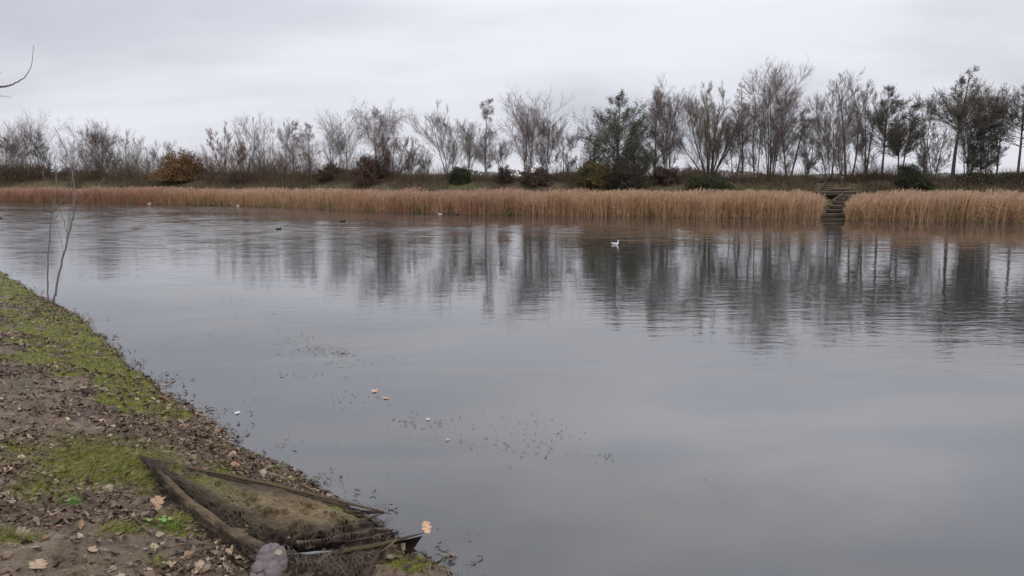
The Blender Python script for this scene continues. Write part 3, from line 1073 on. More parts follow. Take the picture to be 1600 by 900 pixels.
bush_at(975, 298, 254, 34, 5.2, 'dark_bush', 'wide dark brown bush in front of the leafy alder', [(0.040, 0.036, 0.028), (0.052, 0.042, 0.030), (0.036, 0.040, 0.024)], 11000, leafsize=.05, stems=60)
bush_at(1040, 288, 262, 22, 7, 'scrub_bush', 'brown scrub at the foot of the purplish many-stemmed tree', BRN, 2800, stems=40)
bush_at(1078, 286, 262, 18, 22, 'rust_bush', 'low orange-brown bush left of the great willow', [(0.13, 0.075, 0.045), (0.1, 0.065, 0.042)], 4500, leafsize=.06)
bush_at(1108, 297, 276, 32, 5.5, 'juniper_bush', 'low spreading dark green bush under the great willow', DRK, 8000, leafsize=.045, D=1.2)
bush_at(1420, 290, 257, 19, 6.5, 'ivy_bush', 'round dark olive bush right of the timber steps', DRK, 8000, leafsize=.045)
bush_at(1440, 292, 272, 16, 6.0, 'ivy_bush', 'lower dark bush joined to the round olive one', DRK, 4000, leafsize=.045)
bush_at(1530, 290, 266, 26, 7.5, 'scrub_bush', 'dark brown scrub under the sparse alder near the right edge', BRN + DRK, 3600, stems=50)
bush_at(1590, 290, 270, 24, 7.5, 'scrub_bush', 'dark scrub under the alder cut by the right edge', BRN + DRK, 3000, stems=50)

rng = np.random.default_rng(21)
# ------------------------------------------------------------------ undergrowth on the bank (uncountable)
g = Geo()
n = 95000
px = rng.uniform(-120, 1720, n)
off = rng.uniform(3.0, 12.5, n)
x, y, z = far_pt(px, off)
# leave the timber steps clear
keep = ~((px > 1276) & (px < 1348) & (off < 8.5)) | ((px > 1309) & (px < 1346) & (off > 5.3)) | ((px > 1270) & (px < 1296) & (off > 2.2) & (off < 3.8))
x, y, z, px, off = x[keep], y[keep], z[keep], px[keep], off[keep]
n = len(x)
hn = fbm(x * 0.5, y * 0.5, 12, 3)
left = 1 - sstep(350, 760, px)
hh = (0.12 + 0.75 * sstep(0.35, 0.75, hn)) * (0.7 + 0.9 * left) * (1 + (1.0 + 0.5 * left) * sstep(6, 8, off) * (0.4 + 1.1 * fbm(x * .9, y * .9, 13, 3))) * (0.4 + 0.9 * rng.random(n))
hh = np.where((px > 1276) & (px < 1348) & (off < 8.0), hh * 0.35, hh)
P0 = np.stack([x, y, z - 0.03], -1)
D = np.stack([rng.normal(size=n) * 0.45, rng.normal(size=n) * 0.45, np.ones(n)], -1)
P = grow(P0, D, hh, 3, up=0.0, wob=0.35)
cn = fbm(x * 0.7, y * 0.7, 71, 3)[:, None]
ca = np.array([0.085, 0.055, 0.040]) * (1 - cn) + np.array([0.105, 0.085, 0.055]) * cn
tubes(g, P, rad_line(n, 3, 0.009, 0.4), 1, np.clip(ca * 1.25 * (0.6 + 0.8 * rng.random((n, 1))), 0.01, 1))
m = 52000
j = rng.integers(0, n, m)
C = P[j, 2] * 0.6 + P[j, 0] * 0.4 + rng.normal(size=(m, 3)) * 0.10
gm = sstep(0.48, 0.68, fbm(C[:, 0] * 0.35, C[:, 1] * 0.35, 23, 3))[:, None]
lc = np.array([0.080, 0.052, 0.036]) * (1 - gm) + np.array([0.050, 0.060, 0.022]) * gm
leaves(g, C, 0.05, np.clip(lc * (0.55 + 0.9 * rng.random((m, 1))), 0.01, 1))
ug = g.build('undergrowth', M_LEAF)
tag(ug, 'tangled brown and olive undergrowth on the far bank between reeds and trees', 'undergrowth', kind='stuff')

# far-off hedges and woods on the horizon
g = Geo()
n = 26000
az = rng.uniform(math.radians(-48), math.radians(46), n)
R = 330 + 120 * fbm(az * 6, az * 0, 3, 2) + rng.normal(size=n) * 10
hgt_ = 0.6 + 7.0 * fbm(az * 22, az * 3, 61, 4) ** 2
zz_ = 1.7 + hgt_ * rng.random(n) ** 0.8
C = np.stack([R * np.sin(az), R * np.cos(az), zz_], -1)
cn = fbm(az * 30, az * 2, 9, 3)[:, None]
lc = np.array([0.17, 0.165, 0.165]) * (1 - cn) + np.array([0.19, 0.165, 0.13]) * cn  # distance haze is put into these pale grey colours
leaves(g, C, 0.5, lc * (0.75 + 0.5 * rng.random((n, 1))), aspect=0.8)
dw = g.build('distant_wood', M_LEAF)
tag(dw, 'low line of distant woods and hedges on the horizon, pale with painted haze', 'distant wood', kind='stuff')


# ------------------------------------------------------------------ reed beds
def reed_bed(name, label, x0, x1, n, seed):
    g = Geo()
    px = rng.uniform(x0, x1, n)
    off = rng.random(n) ** 0.9 * 3.6 - 0.25
    off += 0.7 * (fbm(px * 0.05, px * 0, seed, 3) - 0.5)
    x, y, z = far_pt(px, off)
    # gap round the lower flight of steps
    keep = ~((px > 1284 - off * 1.0) & (px < 1327 + off * 5))
    keep &= ~((px > 1270) & (px < 1346) & (off > 1.6))
    x, y, z, px, off = x[keep], y[keep], z[keep], px[keep], off[keep]
    n = len(x)
    z = np.maximum(z, -0.2)
    hb = np.interp(px, [-200, 0, 250, 400, 800, 1250, 1280, 1340, 1420, 1700], [1.25, 1.22, 1.25, 1.28, 1.33, 1.36, 1.20, 1.15, 1.36, 1.36])
    hl = fbm(x * 0.7, y * 0.7, seed + 4, 5, .65)
    h = hb * (0.50 + 0.62 * hl + 0.38 * (rng.random(n) - 0.35)) - np.maximum(z, 0) * 0.95
    h = np.maximum(h, 0.3)
    lean = rng.normal(size=(n, 2)) * 0.13 + np.array([0.05, -0.02])
    D = np.stack([lean[:, 0], lean[:, 1], np.ones(n)], -1)
    P0 = np.stack([x, y, z], -1)
    P = grow(P0, D, h, 3, up=-0.05, wob=0.10)
    cn = fbm(x * 0.35, y * 0.6, seed + 9, 4)[:, None]
    lf = (1 - sstep(120, 420, px))[:, None]
    gold = np.array([0.52, 0.325, 0.180])
    pale = np.array([0.60, 0.415, 0.270])
    redd = np.array([0.40, 0.215, 0.148])
    c = gold * (1 - cn) + pale * cn
    md = (np.exp(-((px - 700) / 160) ** 2) * 0.6)[:, None]
    c = c * (1 - np.maximum(lf * 0.85, md)) + redd * np.maximum(lf * 0.85, md)
    c = c * (0.65 + 0.55 * rng.random((n, 1)))
    # stalk colour per ring: olive-green foot on some clumps
    grn = sstep(0.45, 0.7, fbm(x * 0.5, y * 0.5, seed + 31, 3))
    ring = np.array([1.0, 0.55, 0.1, 0.0])
    kf = (grn[:, None] * ring[None])[:, :, None] * 0.8
    olive = np.array([0.24, 0.21, 0.075])
    cc = c[:, None] * (1 - kf) + olive * kf
    T = unit(P[:, 1:] - P[:, :-1])
    a = rng.random(n) * PI
    A = np.stack([np.cos(a), np.sin(a), a * 0], -1)[:, None]
    w = np.array([0.011, 0.012, 0.010, 0.006])[None, :, None] * (0.8 + 0.7 * rng.random((n, 1, 1)))
    V = np.stack([P - A * w, P + A * w], 2)
    idx = np.arange(n * 8).reshape(n, 4, 2)
    q = np.stack([idx[:, :-1, 0], idx[:, :-1, 1], idx[:, 1:, 1], idx[:, 1:, 0]], -1)
    g.add(V, q=q, c=np.repeat(cc.reshape(-1, 3), 2, 0))
    # leaf blades hanging off the stalks
    m = int(n * 1.3)
    j = rng.integers(0, n, m)
    t = rng.random(m) * 0.75 + 0.1
    p, Tn = along(P, j, t)
    a = rng.random(m) * 2 * PI
    Dl = np.stack([np.cos(a), np.sin(a), 0.9 + 0 * a], -1)
    B = grow(p, Dl, 0.22 + 0.25 * rng.random(m), 2, wob=0.2, droop=0.8)
    tubes(g, B, rad_line(m, 2, 0.012, 0.25), 1, c[j] * (0.8 + 0.3 * rng.random((m, 1))))
    # feathery seed heads
    m = int(n * 0.45)
    j = rng.permutation(n)[:m]
    tip = P[j, -1]
    Dl = unit(P[j, -1] - P[j, -2]) + rng.normal(size=(m, 3)) * 0.15 + np.array([0.25, 0, 0])
    B = grow(tip - Dl * 0.02, Dl, 0.15 + 0.12 * rng.random(m), 2, wob=0.15, droop=0.4)
    Rr = np.array([0.006, 0.020, 0.004])[None] * (0.7 + 0.6 * rng.random((m, 1)))
    tubes(g, B, Rr, 1, (c[j] * 0.55 + np.array([0.42, 0.31, 0.25]) * 0.5) * (0.75 + 0.4 * rng.random((m, 1))))
    o = g.build(name, M_REED)
    tag(o, label, 'reeds', kind='stuff')


reed_bed('reed_bed', 'long belt of dry golden and reddish reeds left of the timber steps', -140, 1290, 98000, 100)
reed_bed('reed_bed', 'belt of dry pale golden reeds right of the timber steps', 1310, 1760, 36000, 200)

# ------------------------------------------------------------------ timber steps down the far bank
sx_, sy_, sz_ = far_pt(1310, 3.0)
steps = empty('timber_steps', (float(sx_), float(sy_), 0.0), 'dark weathered timber steps zigzagging down the far bank to the water', 'steps')
SB = np.array([float(sx_), float(sy_), 0.0])
WD = np.array([0.085, 0.062, 0.050])


def spx(px, py, Y):
    return at_y(px, py, Y) - SB


def plank(name, a, b, depth, thick, label=None, c=WD, drop=0.0):
    """board whose front top edge runs a-b, going back by depth"""
    a = np.asarray(a, float)
    b = np.asarray(b, float)
    L = np.linalg.norm(b - a)
    X = (b - a) / L
    Yv = unit(np.cross(np.array([0, 0, 1.0]), X))
    Z = np.cross(X, Yv)
    M = np.eye(4)
    M[:3, 0], M[:3, 1], M[:3, 2], M[:3, 3] = X, Yv, Z, a
    g = Geo()
    box(g, (0, 0, -thick), (L, depth, 0), c * (0.8 + 0.4 * rng.random()), M, bev=0.006)
    o = g.build(name, M_WOOD, steps)
    if label:
        o['label'] = label
    return o


Y0 = float(far_pt(1300, 0)[1])
# lower flight: (left col, right col, row, Y beyond shore)
low = [(1284, 1322, 334.0, 0.1), (1292, 1321, 327.5, 0.8), (1296, 1320, 320.8, 1.5), (1302, 1320, 314.2, 2.2), (1307, 1324, 308.6, 2.8), (1313, 1330, 304.5, 3.3)]
prev = None
for i, (xa, xb, row, dy) in enumerate(low):
    Y = Y0 + dy
    a, b = spx(xa, row, Y), spx(xb, row, Y)
    plank('tread', a, b, 0.34, 0.05, c=WD * 1.55)
    plank('riser', a - np.array([0, 0.015, 0.055]) + np.array([0, 0.03, 0]), b - np.array([0, 0.015, 0.055]) + np.array([0, 0.03, 0]), 0.05, 0.15, c=WD * 0.8)
    # earth step packed behind each riser
plank('landing_beam', spx(1280, 299.6, Y0 + 4.0), spx(1341, 299.2, Y0 + 4.0), 0.9, 0.06, c=WD * 1.35)
plank('landing_face', spx(1280, 301.2, Y0 + 4.02), spx(1341, 300.8, Y0 + 4.02), 0.06, 0.22, c=WD * 0.7)
plank('retaining_beam', spx(1300, 294.2, Y0 + 4.95), spx(1342, 293.8, Y0 + 4.95), 0.12, 0.12, c=WD * 1.2)
plank('retaining_beam', spx(1300, 296.6, Y0 + 4.95), spx(1342, 296.3, Y0 + 4.95), 0.10, 0.16, c=WD * 0.6)
upf = [(1281, 1300, 296.6, 5.0), (1284, 1301, 293.2, 5.5), (1286, 1303, 289.9, 6.0), (1288, 1305, 286.9, 6.5), (1290, 1307, 284.4, 7.0)]
for (xa, xb, row, dy) in upf:
    Y = Y0 + dy
    a, b = spx(xa, row, Y), spx(xb, row, Y)
    plank('tread', a, b, 0.3, 0.05, c=WD * 1.35)
    plank('riser', a - np.array([0, -0.02, 0.055]), b - np.array([0, -0.02, 0.055]), 0.05, 0.12, c=WD * 0.7)


def rail(pa, pb, r=0.05, c=WD):
    g = Geo()
    pts = np.linspace(pa, pb, 6)
    M_ = unit(pb - pa)
    one_tube(g, pts, r, 4, c)
    g.build('side_rail', M_WOOD, steps)


rail(spx(1299, 316, Y0 + 2.0) + [0, 0, .05], spx(1317, 302.0, Y0 + 4.0), 0.045, WD * 1.3)
rail(spx(1319, 322, Y0 + 1.5), spx(1330, 304.5, Y0 + 3.6), 0.045, WD * 1.2)
rail(spx(1279, 298, Y0 + 4.9), spx(1290, 284, Y0 + 7.1), 0.04, WD * 1.3)
rail(spx(1299, 297, Y0 + 4.9), spx(1309, 284, Y0 + 7.1), 0.04, WD * 1.2)
for (a, b, dy, h) in [(1322, 334, 0.25, 0.5), (1286, 336, 0.25, 0.3), (1341, 301, 4.1, 0.45), (1281, 301, 4.1, 0.3)]:
    g = Geo()
    p = spx(a, b, Y0 + dy)
    one_tube(g, [p + [0, 0, -0.35], p + [0, 0, h * .5]], 0.05, 6, WD * 0.8)
    g.build('post', M_WOOD, steps)

# two white birch stumps / posts by the steps
for (px_, off_, top_, lab) in [(1316, 7.6, 276, 'pale mossy post at the top of the timber steps')]:
    x, y, z = far_pt(px_, off_)
    g = Geo()
    zt = float(at_y(px_, top_, float(y))[2])
    one_tube(g, [(x, y, z - .1), (x + .01, y, (z + zt) / 2), (x, y, zt)], [0.09, 0.08, 0.075], 8, (0.22, 0.22, 0.16))
    o = g.build('post', M_WOOD)
    tag(o, lab, 'post')

# ------------------------------------------------------------------ saplings on the near bank
def tree_px(name, label, cat, Y, stems, basepx, group=None):
    """stems: list of (pixel path, r0, r1, depth shift); first is a stem, others twigs"""
    bp_ = on_bank([basepx[0]], [basepx[1]])[0]
    root = empty(name, tuple(bp_), label, cat, group)
    for part, paths in [(k_, [v_] if k_ == 'branch' else vs) for k_, vs in stems.items() for v_ in (vs if k_ == 'branch' else vs[:1])]:
        g = Geo()
        for (pts, r0, r1, d0, d1) in paths:
            pts = np.array(pts, float)
            dd = np.linspace(d0, d1, len(pts))
            W3 = np.array([at_y(p[0], p[1], bp_[1] + e_) for p, e_ in zip(pts, dd)])
            S = spline(W3, max(6, len(pts) * 4))
            S[1:-1] += rng.normal(size=S[1:-1].shape) * 0.006
            one_tube(g, S - bp_, np.linspace(r0 * 1.1, max(r1 * 1.8, 0.0045), len(S)), 6, (0.155, 0.13, 0.115), up=(0.1, 1, 0.05))
        g.build(part, M_BARK, root, smooth=True)
    return root


tree_px('sapling', 'slim bare sapling with an upright trunk, right stem of the pair on the near bank', 'sapling', 0, {
    'trunk': [([(83, 474), (92, 430), (102, 390), (110, 355), (116, 328), (117, 300)], 0.018, 0.009, 0, 0.1),
              ([(117, 300), (114, 278), (108, 250), (96, 220), (85, 198)], 0.009, 0.003, 0.1, 0.4)],
    'branch': [([(115, 328), (135, 315), (150, 295), (163, 278)], 0.008, 0.003, 0.1, 0.3),
               ([(104, 362), (98, 340), (92, 322), (86, 312)], 0.005, 0.002, 0, -0.2),
               ([(100, 398), (94, 370), (88, 350)], 0.004, 0.002, 0, 0.2),
               ([(113, 290), (112, 270), (113, 255)], 0.006, 0.002, 0.1, 0.0),
               ([(104, 385), (107, 350), (112, 322), (118, 300)], 0.006, 0.003, 0, 0.2),
               ([(108, 345), (120, 332), (128, 325)], 0.004, 0.002, 0, 0.3)]}, (83, 474))
tree_px('sapling', 'slim bare sapling with crooked branches, left stem of the pair on the near bank', 'sapling', 0, {
    'trunk': [([(76, 473), (74, 430), (76, 385), (80, 345), (85, 315), (88, 285), (87, 255)], 0.014, 0.004, 0, 0.2)],
    'branch': [([(80, 332), (92, 322), (104, 308), (116, 294)], 0.006, 0.003, 0, -0.2),
               ([(77, 362), (86, 345), (93, 330)], 0.005, 0.002, 0, 0.2),
               ([(92, 322), (106, 300), (113, 280), (115, 268)], 0.005, 0.002, 0, 0.1),
               ([(83, 328), (78, 305), (70, 280), (66, 268)], 0.003, 0.0015, 0, 0.2),
               ([(74, 420), (66, 405), (52, 398)], 0.002, 0.001, 0, 0.1)]}, (76, 473))

# tree standing just left of the view, one twig reaching into the picture
tb = np.array([-7.2, 6.4, float(bank_z(np.array([-7.2]), np.array([6.4]), False)[0])])
ot = make_tree('bare_tree', 'near bare tree left of the view whose thin twigs reach in at the top left', 'bare tree', tuple(tb), 6.0, 1.3, 'open', nt=1)
g = Geo()
for pts, r0, r1 in [([(-420, 150), (-180, 155), (-60, 142), (0, 136), (22, 131), (40, 119), (50, 98), (52, 70)], 0.030, 0.0016),
                    ([(-60, 143), (-20, 148), (0, 150), (18, 152)], 0.006, 0.0012), ([(-30, 139), (-10, 120), (2, 112)], 0.004, 0.001)]:
    W3 = np.array([at_y(p[0], p[1], 6.4) for p in pts]) - tb
    S = spline(W3, 40)
    S[1:-1] += rng.normal(size=S[1:-1].shape) * 0.002
    one_tube(g, S, np.geomspace(r0, r1, len(S)), 6, (0.11, 0.085, 0.075), up=(0, 1, 0.05))
g.build('branch', M_BARK, ot, smooth=True)


rng = np.random.default_rng(22)
# ------------------------------------------------------------------ leaf litter, moss, grass on the near bank
def leaf_shape(kind, n):
    """outline radii for n-cornered leaves in the plane"""
    a = np.linspace(0, 2 * PI, n, endpoint=False)
    if kind == 'oak':
        r = 0.62 + 0.20 * np.cos(a * 5) + 0.12 * np.cos(a)
    else:
        r = 0.7 + 0.05 * np.cos(3 * a)
    return a, r


def litter(g, C, Nn, size, col, k=9, curl=0.5):
    """n curled leaves, centre C, up-normal Nn"""
    n = len(C)
    ax = unit(np.cross(Nn, rng.normal(size=(n, 3))))
    ay = np.cross(Nn, ax)
    a = np.linspace(0, 2 * PI, k, endpoint=False)[None] + rng.normal(size=(n, k)) * 0.12
    r = 0.55 + 0.5 * rng.random((n, k))
    asp = (0.22 + 0.5 * rng.random((n, 1)))
    X = np.cos(a) * r
    Y = np.sin(a) * r * asp
    cu = curl * rng.normal(size=(n, 1))
    cv = curl * rng.normal(size=(n, 1))
    Z = cu * X ** 2 + cv * Y * X + np.abs(rng.normal(size=(n, k))) * 0.18
    s = np.asarray(size)[:, None]
    V = C[:, None] + ax[:, None] * (X * s)[..., None] + ay[:, None] * (Y * s)[..., None] + Nn[:, None] * (Z * s)[..., None]
    V = np.concatenate([C[:, None], V], 1)
    idx = np.arange(n * (k + 1)).reshape(n, k + 1)
    nx = np.roll(idx[:, 1:], -1, 1)
    t = np.stack([np.repeat(idx[:, :1], k, 1), idx[:, 1:], nx], -1)
    shade = np.concatenate([np.ones((n, 1)), 0.85 + 0.3 * rng.random((n, k))], 1)[..., None]
    g.add(V, t=t.reshape(-1, 3), c=np.clip(col[:, None] * shade, 0.005, 0.9).reshape(-1, 3))


def bank_samples(n, dmin, dmax):
    """points on land, uniform per metre squared in the part the photograph sees"""
    outp = []
    got = 0
    while got < n:
        x = rng.uniform(-16, 1.0, n * 2)
        y = rng.uniform(2.4, 21, n * 2)
        # nearer ground more often
        kpr = np.clip(6.5 / np.hypot(x, y), 0, 1) ** 1.3
        k_ = rng.random(n * 2) < kpr
        x, y = x[k_], y[k_]
        d = near_d(x, y)
        px, py = project(x, y, 0.3)
        k_ = (d > dmin) & (d < dmax) & (px > -520) & (px < 900) & (py < 1350)
        outp.append(np.stack([x[k_], y[k_], d[k_]], -1))
        got += k_.sum()
    o = np.concatenate(outp)[:n]
    return o[:, 0], o[:, 1], o[:, 2]


def bank_normal(x, y):
    e_ = 0.03
    zx = (bank_z(x + e_, y) - bank_z(x - e_, y)) / (2 * e_)
    zy = (bank_z(x, y + e_) - bank_z(x, y - e_)) / (2 * e_)
    return unit(np.stack([-zx, -zy, np.ones_like(x)], -1))


x, y, d = bank_samples(135000, -0.06, 5.0)
z = bank_z(x, y)
px, py = project(x, y, z)
mo = moss_amt(x, y, z, d)
dens_ = 0.22 + 0.85 * sstep(0.42, 0.62, fbm(x * 1.9, y * 1.9, 303, 4))
dens_ *= (1 - 0.62 * mo)
edge = (1 - sstep(0.0, 0.45, d)) * sstep(655, 690, py) * (1 - sstep(770, 800, py))
belt = np.exp(-((py - (640 + (px - 200) * 0.45)) / 38) ** 2) * sstep(150, 240, px) * sstep(640, 665, py)
tuftb = np.exp(-((px - 80) / 60) ** 2 - ((py - 480) / 22) ** 2)
dens_ = np.maximum(dens_, np.maximum(np.maximum(edge, belt), tuftb) * 1.1)
grassz = np.exp(-((px - 150) / 100) ** 2 - ((py - 730) / 36) ** 2)
dens_ *= 1 - 0.85 * grassz
keep = (rng.random(len(x)) < dens_ * 0.7) & (z > -0.015)
x, y, z, px, py, d = x[keep], y[keep], z[keep], px[keep], py[keep], d[keep]
# sodden leaves and clods lying in the shallows just off the edge
ex, ey, ed = bank_samples(9000, -0.42, 0.02)
ek = (rng.random(len(ex)) < np.exp(np.minimum(ed, 0) / 0.09) * sstep(.38, .62, fbm(ex * 3.2, ey * 3.2, 808, 3)))
x, y, z, d = np.concatenate([x, ex[ek]]), np.concatenate([y, ey[ek]]), np.concatenate([z, 0 * ex[ek]]), np.concatenate([d, ed[ek]])
n = len(x)
nrm = unit(bank_normal(x, y) + rng.normal(size=(n, 3)) * 0.30)
base_c = np.array([(0.075, 0.050, 0.036), (0.120, 0.084, 0.062), (0.175, 0.135, 0.105), (0.050, 0.035, 0.027), (0.30, 0.235, 0.17), (0.20, 0.12, 0.075)])
wch = rng.choice(6, n, p=[.28, .26, .18, .17, .08, .03])
col = base_c[wch] * np.array([1.02, 0.98, 0.90]) * (0.75 + 0.5 * rng.random((n, 1)))
size = 0.010 + 0.034 * rng.random(n) ** 2.2
g = Geo()
litter(g, np.stack([x, y, np.maximum(z, 0.003) + 0.006 + 0.012 * rng.random(n)], -1), nrm, size, col, 8, 0.32)
# thin stalks and twiglets in the litter
m = 8000
j = rng.integers(0, n, m)
a = rng.random(m) * 2 * PI
D = np.stack([np.cos(a), np.sin(a), 0.25 * rng.normal(size=m)], -1)
P = grow(np.stack([x[j], y[j], z[j] + 0.015], -1), D, 0.03 + 0.10 * rng.random(m) ** 2, 3, wob=0.3)
tubes(g, P, rad_line(m, 3, 0.0022, 0.5), 3, jitter_col((0.18, 0.13, 0.09), m, 0.4, 0.05))
lo = g.build('leaf_litter', M_LITTER)
tag(lo, 'trodden brown and grey dead leaves covering the muddy near bank', 'leaf litter', kind='stuff')

# moss cushions
x, y, d = bank_samples(330000, 0.0, 5.0)
z = bank_z(x, y)
mo = moss_amt(x, y, z, d)
keep = (rng.random(len(x)) < mo * 0.95) & (z > -0.008)
x, y, z = x[keep], y[keep], z[keep]
n = len(x)
a = rng.random(n) * 2 * PI
h = 0.007 + 0.012 * rng.random(n)
tilt = rng.normal(size=(n, 2)) * 0.5
s = 0.0035 + 0.003 * rng.random(n)
A = np.stack([np.cos(a), np.sin(a), a * 0], -1) * s[:, None]
P0 = np.stack([x, y, z - 0.002], -1)
V = np.stack([P0 - A, P0 + A, P0 + np.stack([tilt[:, 0] * h, tilt[:, 1] * h, h], -1)], 1)
mn = fbm(x * 9, y * 9, 404, 3)[:, None]
c = np.array([0.090, 0.080, 0.014]) * (1 - mn) + np.array([0.280, 0.255, 0.050]) * mn
c = c * (0.6 + 0.8 * rng.random((n, 1)))
g = Geo()
g.add(V, t=np.arange(n * 3).reshape(n, 3), c=np.repeat(c, 3, 0))
o = g.build('moss', M_LEAF)
tag(o, 'yellow-green moss in cushions along the near water edge', 'moss', kind='stuff')

# grass patches: (px, py, sx, sy, count, blade length)
g = Geo()
for (a0, b0, sx0, sy0, cnt, bl) in [(160, 722, 62, 20, 5200, .050), (235, 745, 22, 14, 1100, .055), (60, 770, 45, 14, 1500, .035), (30, 712, 30, 10, 500, .03),
                                    (285, 812, 22, 10, 900, .040), (190, 826, 32, 7, 500, .03), (20, 842, 25, 7, 500, .03), (105, 793, 9, 3, 220, .04),
                                    (258, 826, 10, 4, 160, .03), (350, 690, 12, 8, 260, .05), (440, 745, 16, 8, 260, .045), (640, 880, 26, 9, 700, .03),
                                    (243, 882, 8, 4, 110, .04), (450, 886, 22, 5, 350, .03), (120, 690, 40, 10, 500, .03), (345, 735, 30, 6, 350, .03)]:
    px = a0 + rng.normal(size=cnt) * sx0
    py = b0 + rng.normal(size=cnt) * sy0
    py = np.minimum(py, 930)
    p = on_bank(px, py)
    dd = near_d(p[:, 0], p[:, 1])
    p = p[dd > 0.02]
    p[:, 2] = bank_z(p[:, 0], p[:, 1])
    n = len(p)
    D = np.stack([0.75 + 0.6 * rng.normal(size=n), 0.3 + 0.6 * rng.normal(size=n), 0.9 + 0 * rng.random(n)], -1)
    P = grow(p, D, bl * (0.5 + rng.random(n)), 3, wob=0.25, droop=0.5)
    mn = rng.random((n, 1))
    c = np.array([0.120, 0.125, 0.030]) * (1 - mn) + np.array([0.320, 0.310, 0.110]) * mn
    if cnt in (220, 160):
        c = c * np.array([0.75, 1.35, 0.9])
    tubes(g, P, rad_line(n, 3, 0.0022, 0.3), 1, c * (0.7 + 0.5 * rng.random((n, 1))))
o = g.build('grass', M_LEAF)
tag(o, 'short pale green grass growing in patches through the mud', 'grass', kind='stuff')

# twiggy sedge and leaf heap round the sapling feet and the water edge
g = Geo()
for (a0, b0, sx0, sy0, cnt, bl) in [(82, 474, 28, 9, 420, .14), (150, 470, 16, 6, 60, .10), (50, 440, 30, 8, 90, .12), (315, 695, 36, 14, 420, .05), (390, 728, 32, 10, 420, .045),
                                    (450, 752, 22, 8, 300, .045), (600, 878, 24, 8, 90, .06)]:
    px = a0 + rng.normal(size=cnt) * sx0
    py = b0 + rng.normal(size=cnt) * sy0
    p = on_bank(px, np.minimum(py, 930))
    dd = near_d(p[:, 0], p[:, 1])
    p = p[dd > 0.02]
    n = len(p)
    D = rng.normal(size=(n, 3)) * np.array([1, 1, 0.5]) + np.array([0, 0, 0.35])
    P = grow(p + [0, 0, .01], D, bl * (0.4 + rng.random(n)), 3, wob=0.4)
    tubes(g, P, rad_line(n, 3, 0.0028, 0.4), 3, jitter_col((0.12, 0.088, 0.066), n, 0.35, 0.06))
o = g.build('twig_debris', M_LITTER)
tag(o, 'thin dead twigs and stalks tangled along the near water edge', 'twigs', kind='stuff')


# distinct single leaves -------------------------------------------------
def oak_leaf(name, label, cat, P, nrm, size, col, rot, lobes=5, group=None, curl=0.35, asp=0.62):
    """lobed dry leaf with a raised, curled blade and a stalk"""
    k = 48
    a = np.linspace(0, 2 * PI, k, endpoint=False)
    X = np.cos(a)
    lob = 0.50 + 0.50 * np.abs(np.sin((X * 0.5 + 0.5) * PI * 3.2 + 0.5 * rng.random())) ** 0.7
    wd = np.abs(np.sin(a)) ** 0.85 * lob * (asp + 0.12) * (1 + 0.18 * X)
    Y = np.sign(np.sin(a)) * wd * (1 + 0.10 * rng.normal(size=k)) + 0.12 * X ** 2 * rng.normal()
    X = X * (1 + 0.05 * rng.normal(size=k))
    rings = [0.0, 0.45, 0.75, 1.0]
    ph = rng.random() * 6
    V = []
    for f in rings[1:]:
        xx, yy = X * f, Y * f
        zz = curl * (xx ** 2 * 0.5 + yy ** 2 * 0.9) + 0.07 * np.sin(a * 3 + ph) * f
        V.append(np.stack([xx, yy, zz], -1))
    V = np.concatenate([[(0, 0, 0)]] + V)
    t = [(0, 1 + i, 1 + (i + 1) % k) for i in range(k)]
    q = []
    for s_ in range(2):
        for i in range(k):
            j = (i + 1) % k
            q.append((1 + s_ * k + i, 1 + (s_ + 1) * k + i, 1 + (s_ + 1) * k + j, 1 + s_ * k + j))
    ax = unit(np.cross(nrm, np.array([math.sin(rot), math.cos(rot), 0.0])))
    ay = np.cross(nrm, ax)
    W = size * (V[:, :1] * ax + V[:, 1:2] * ay + V[:, 2:] * nrm)
    g = Geo()
    sh = 0.85 + 0.3 * rng.random((len(V), 1))
    g.add(W, q=q, t=t, c=np.array(col) * sh)
    st = np.array([[-0.9, 0, 0.1], [-1.15, 0.05, 0.12], [-1.5, 0.16, 0.05]]) * size
    one_tube(g, st[:, :1] * ax + st[:, 1:2] * ay + st[:, 2:] * nrm, 0.0016, 5, np.array(col) * 0.7)
    o = g.build(name, M_LITTER, smooth=False)
    o.location = P
    return tag(o, label, cat, group)


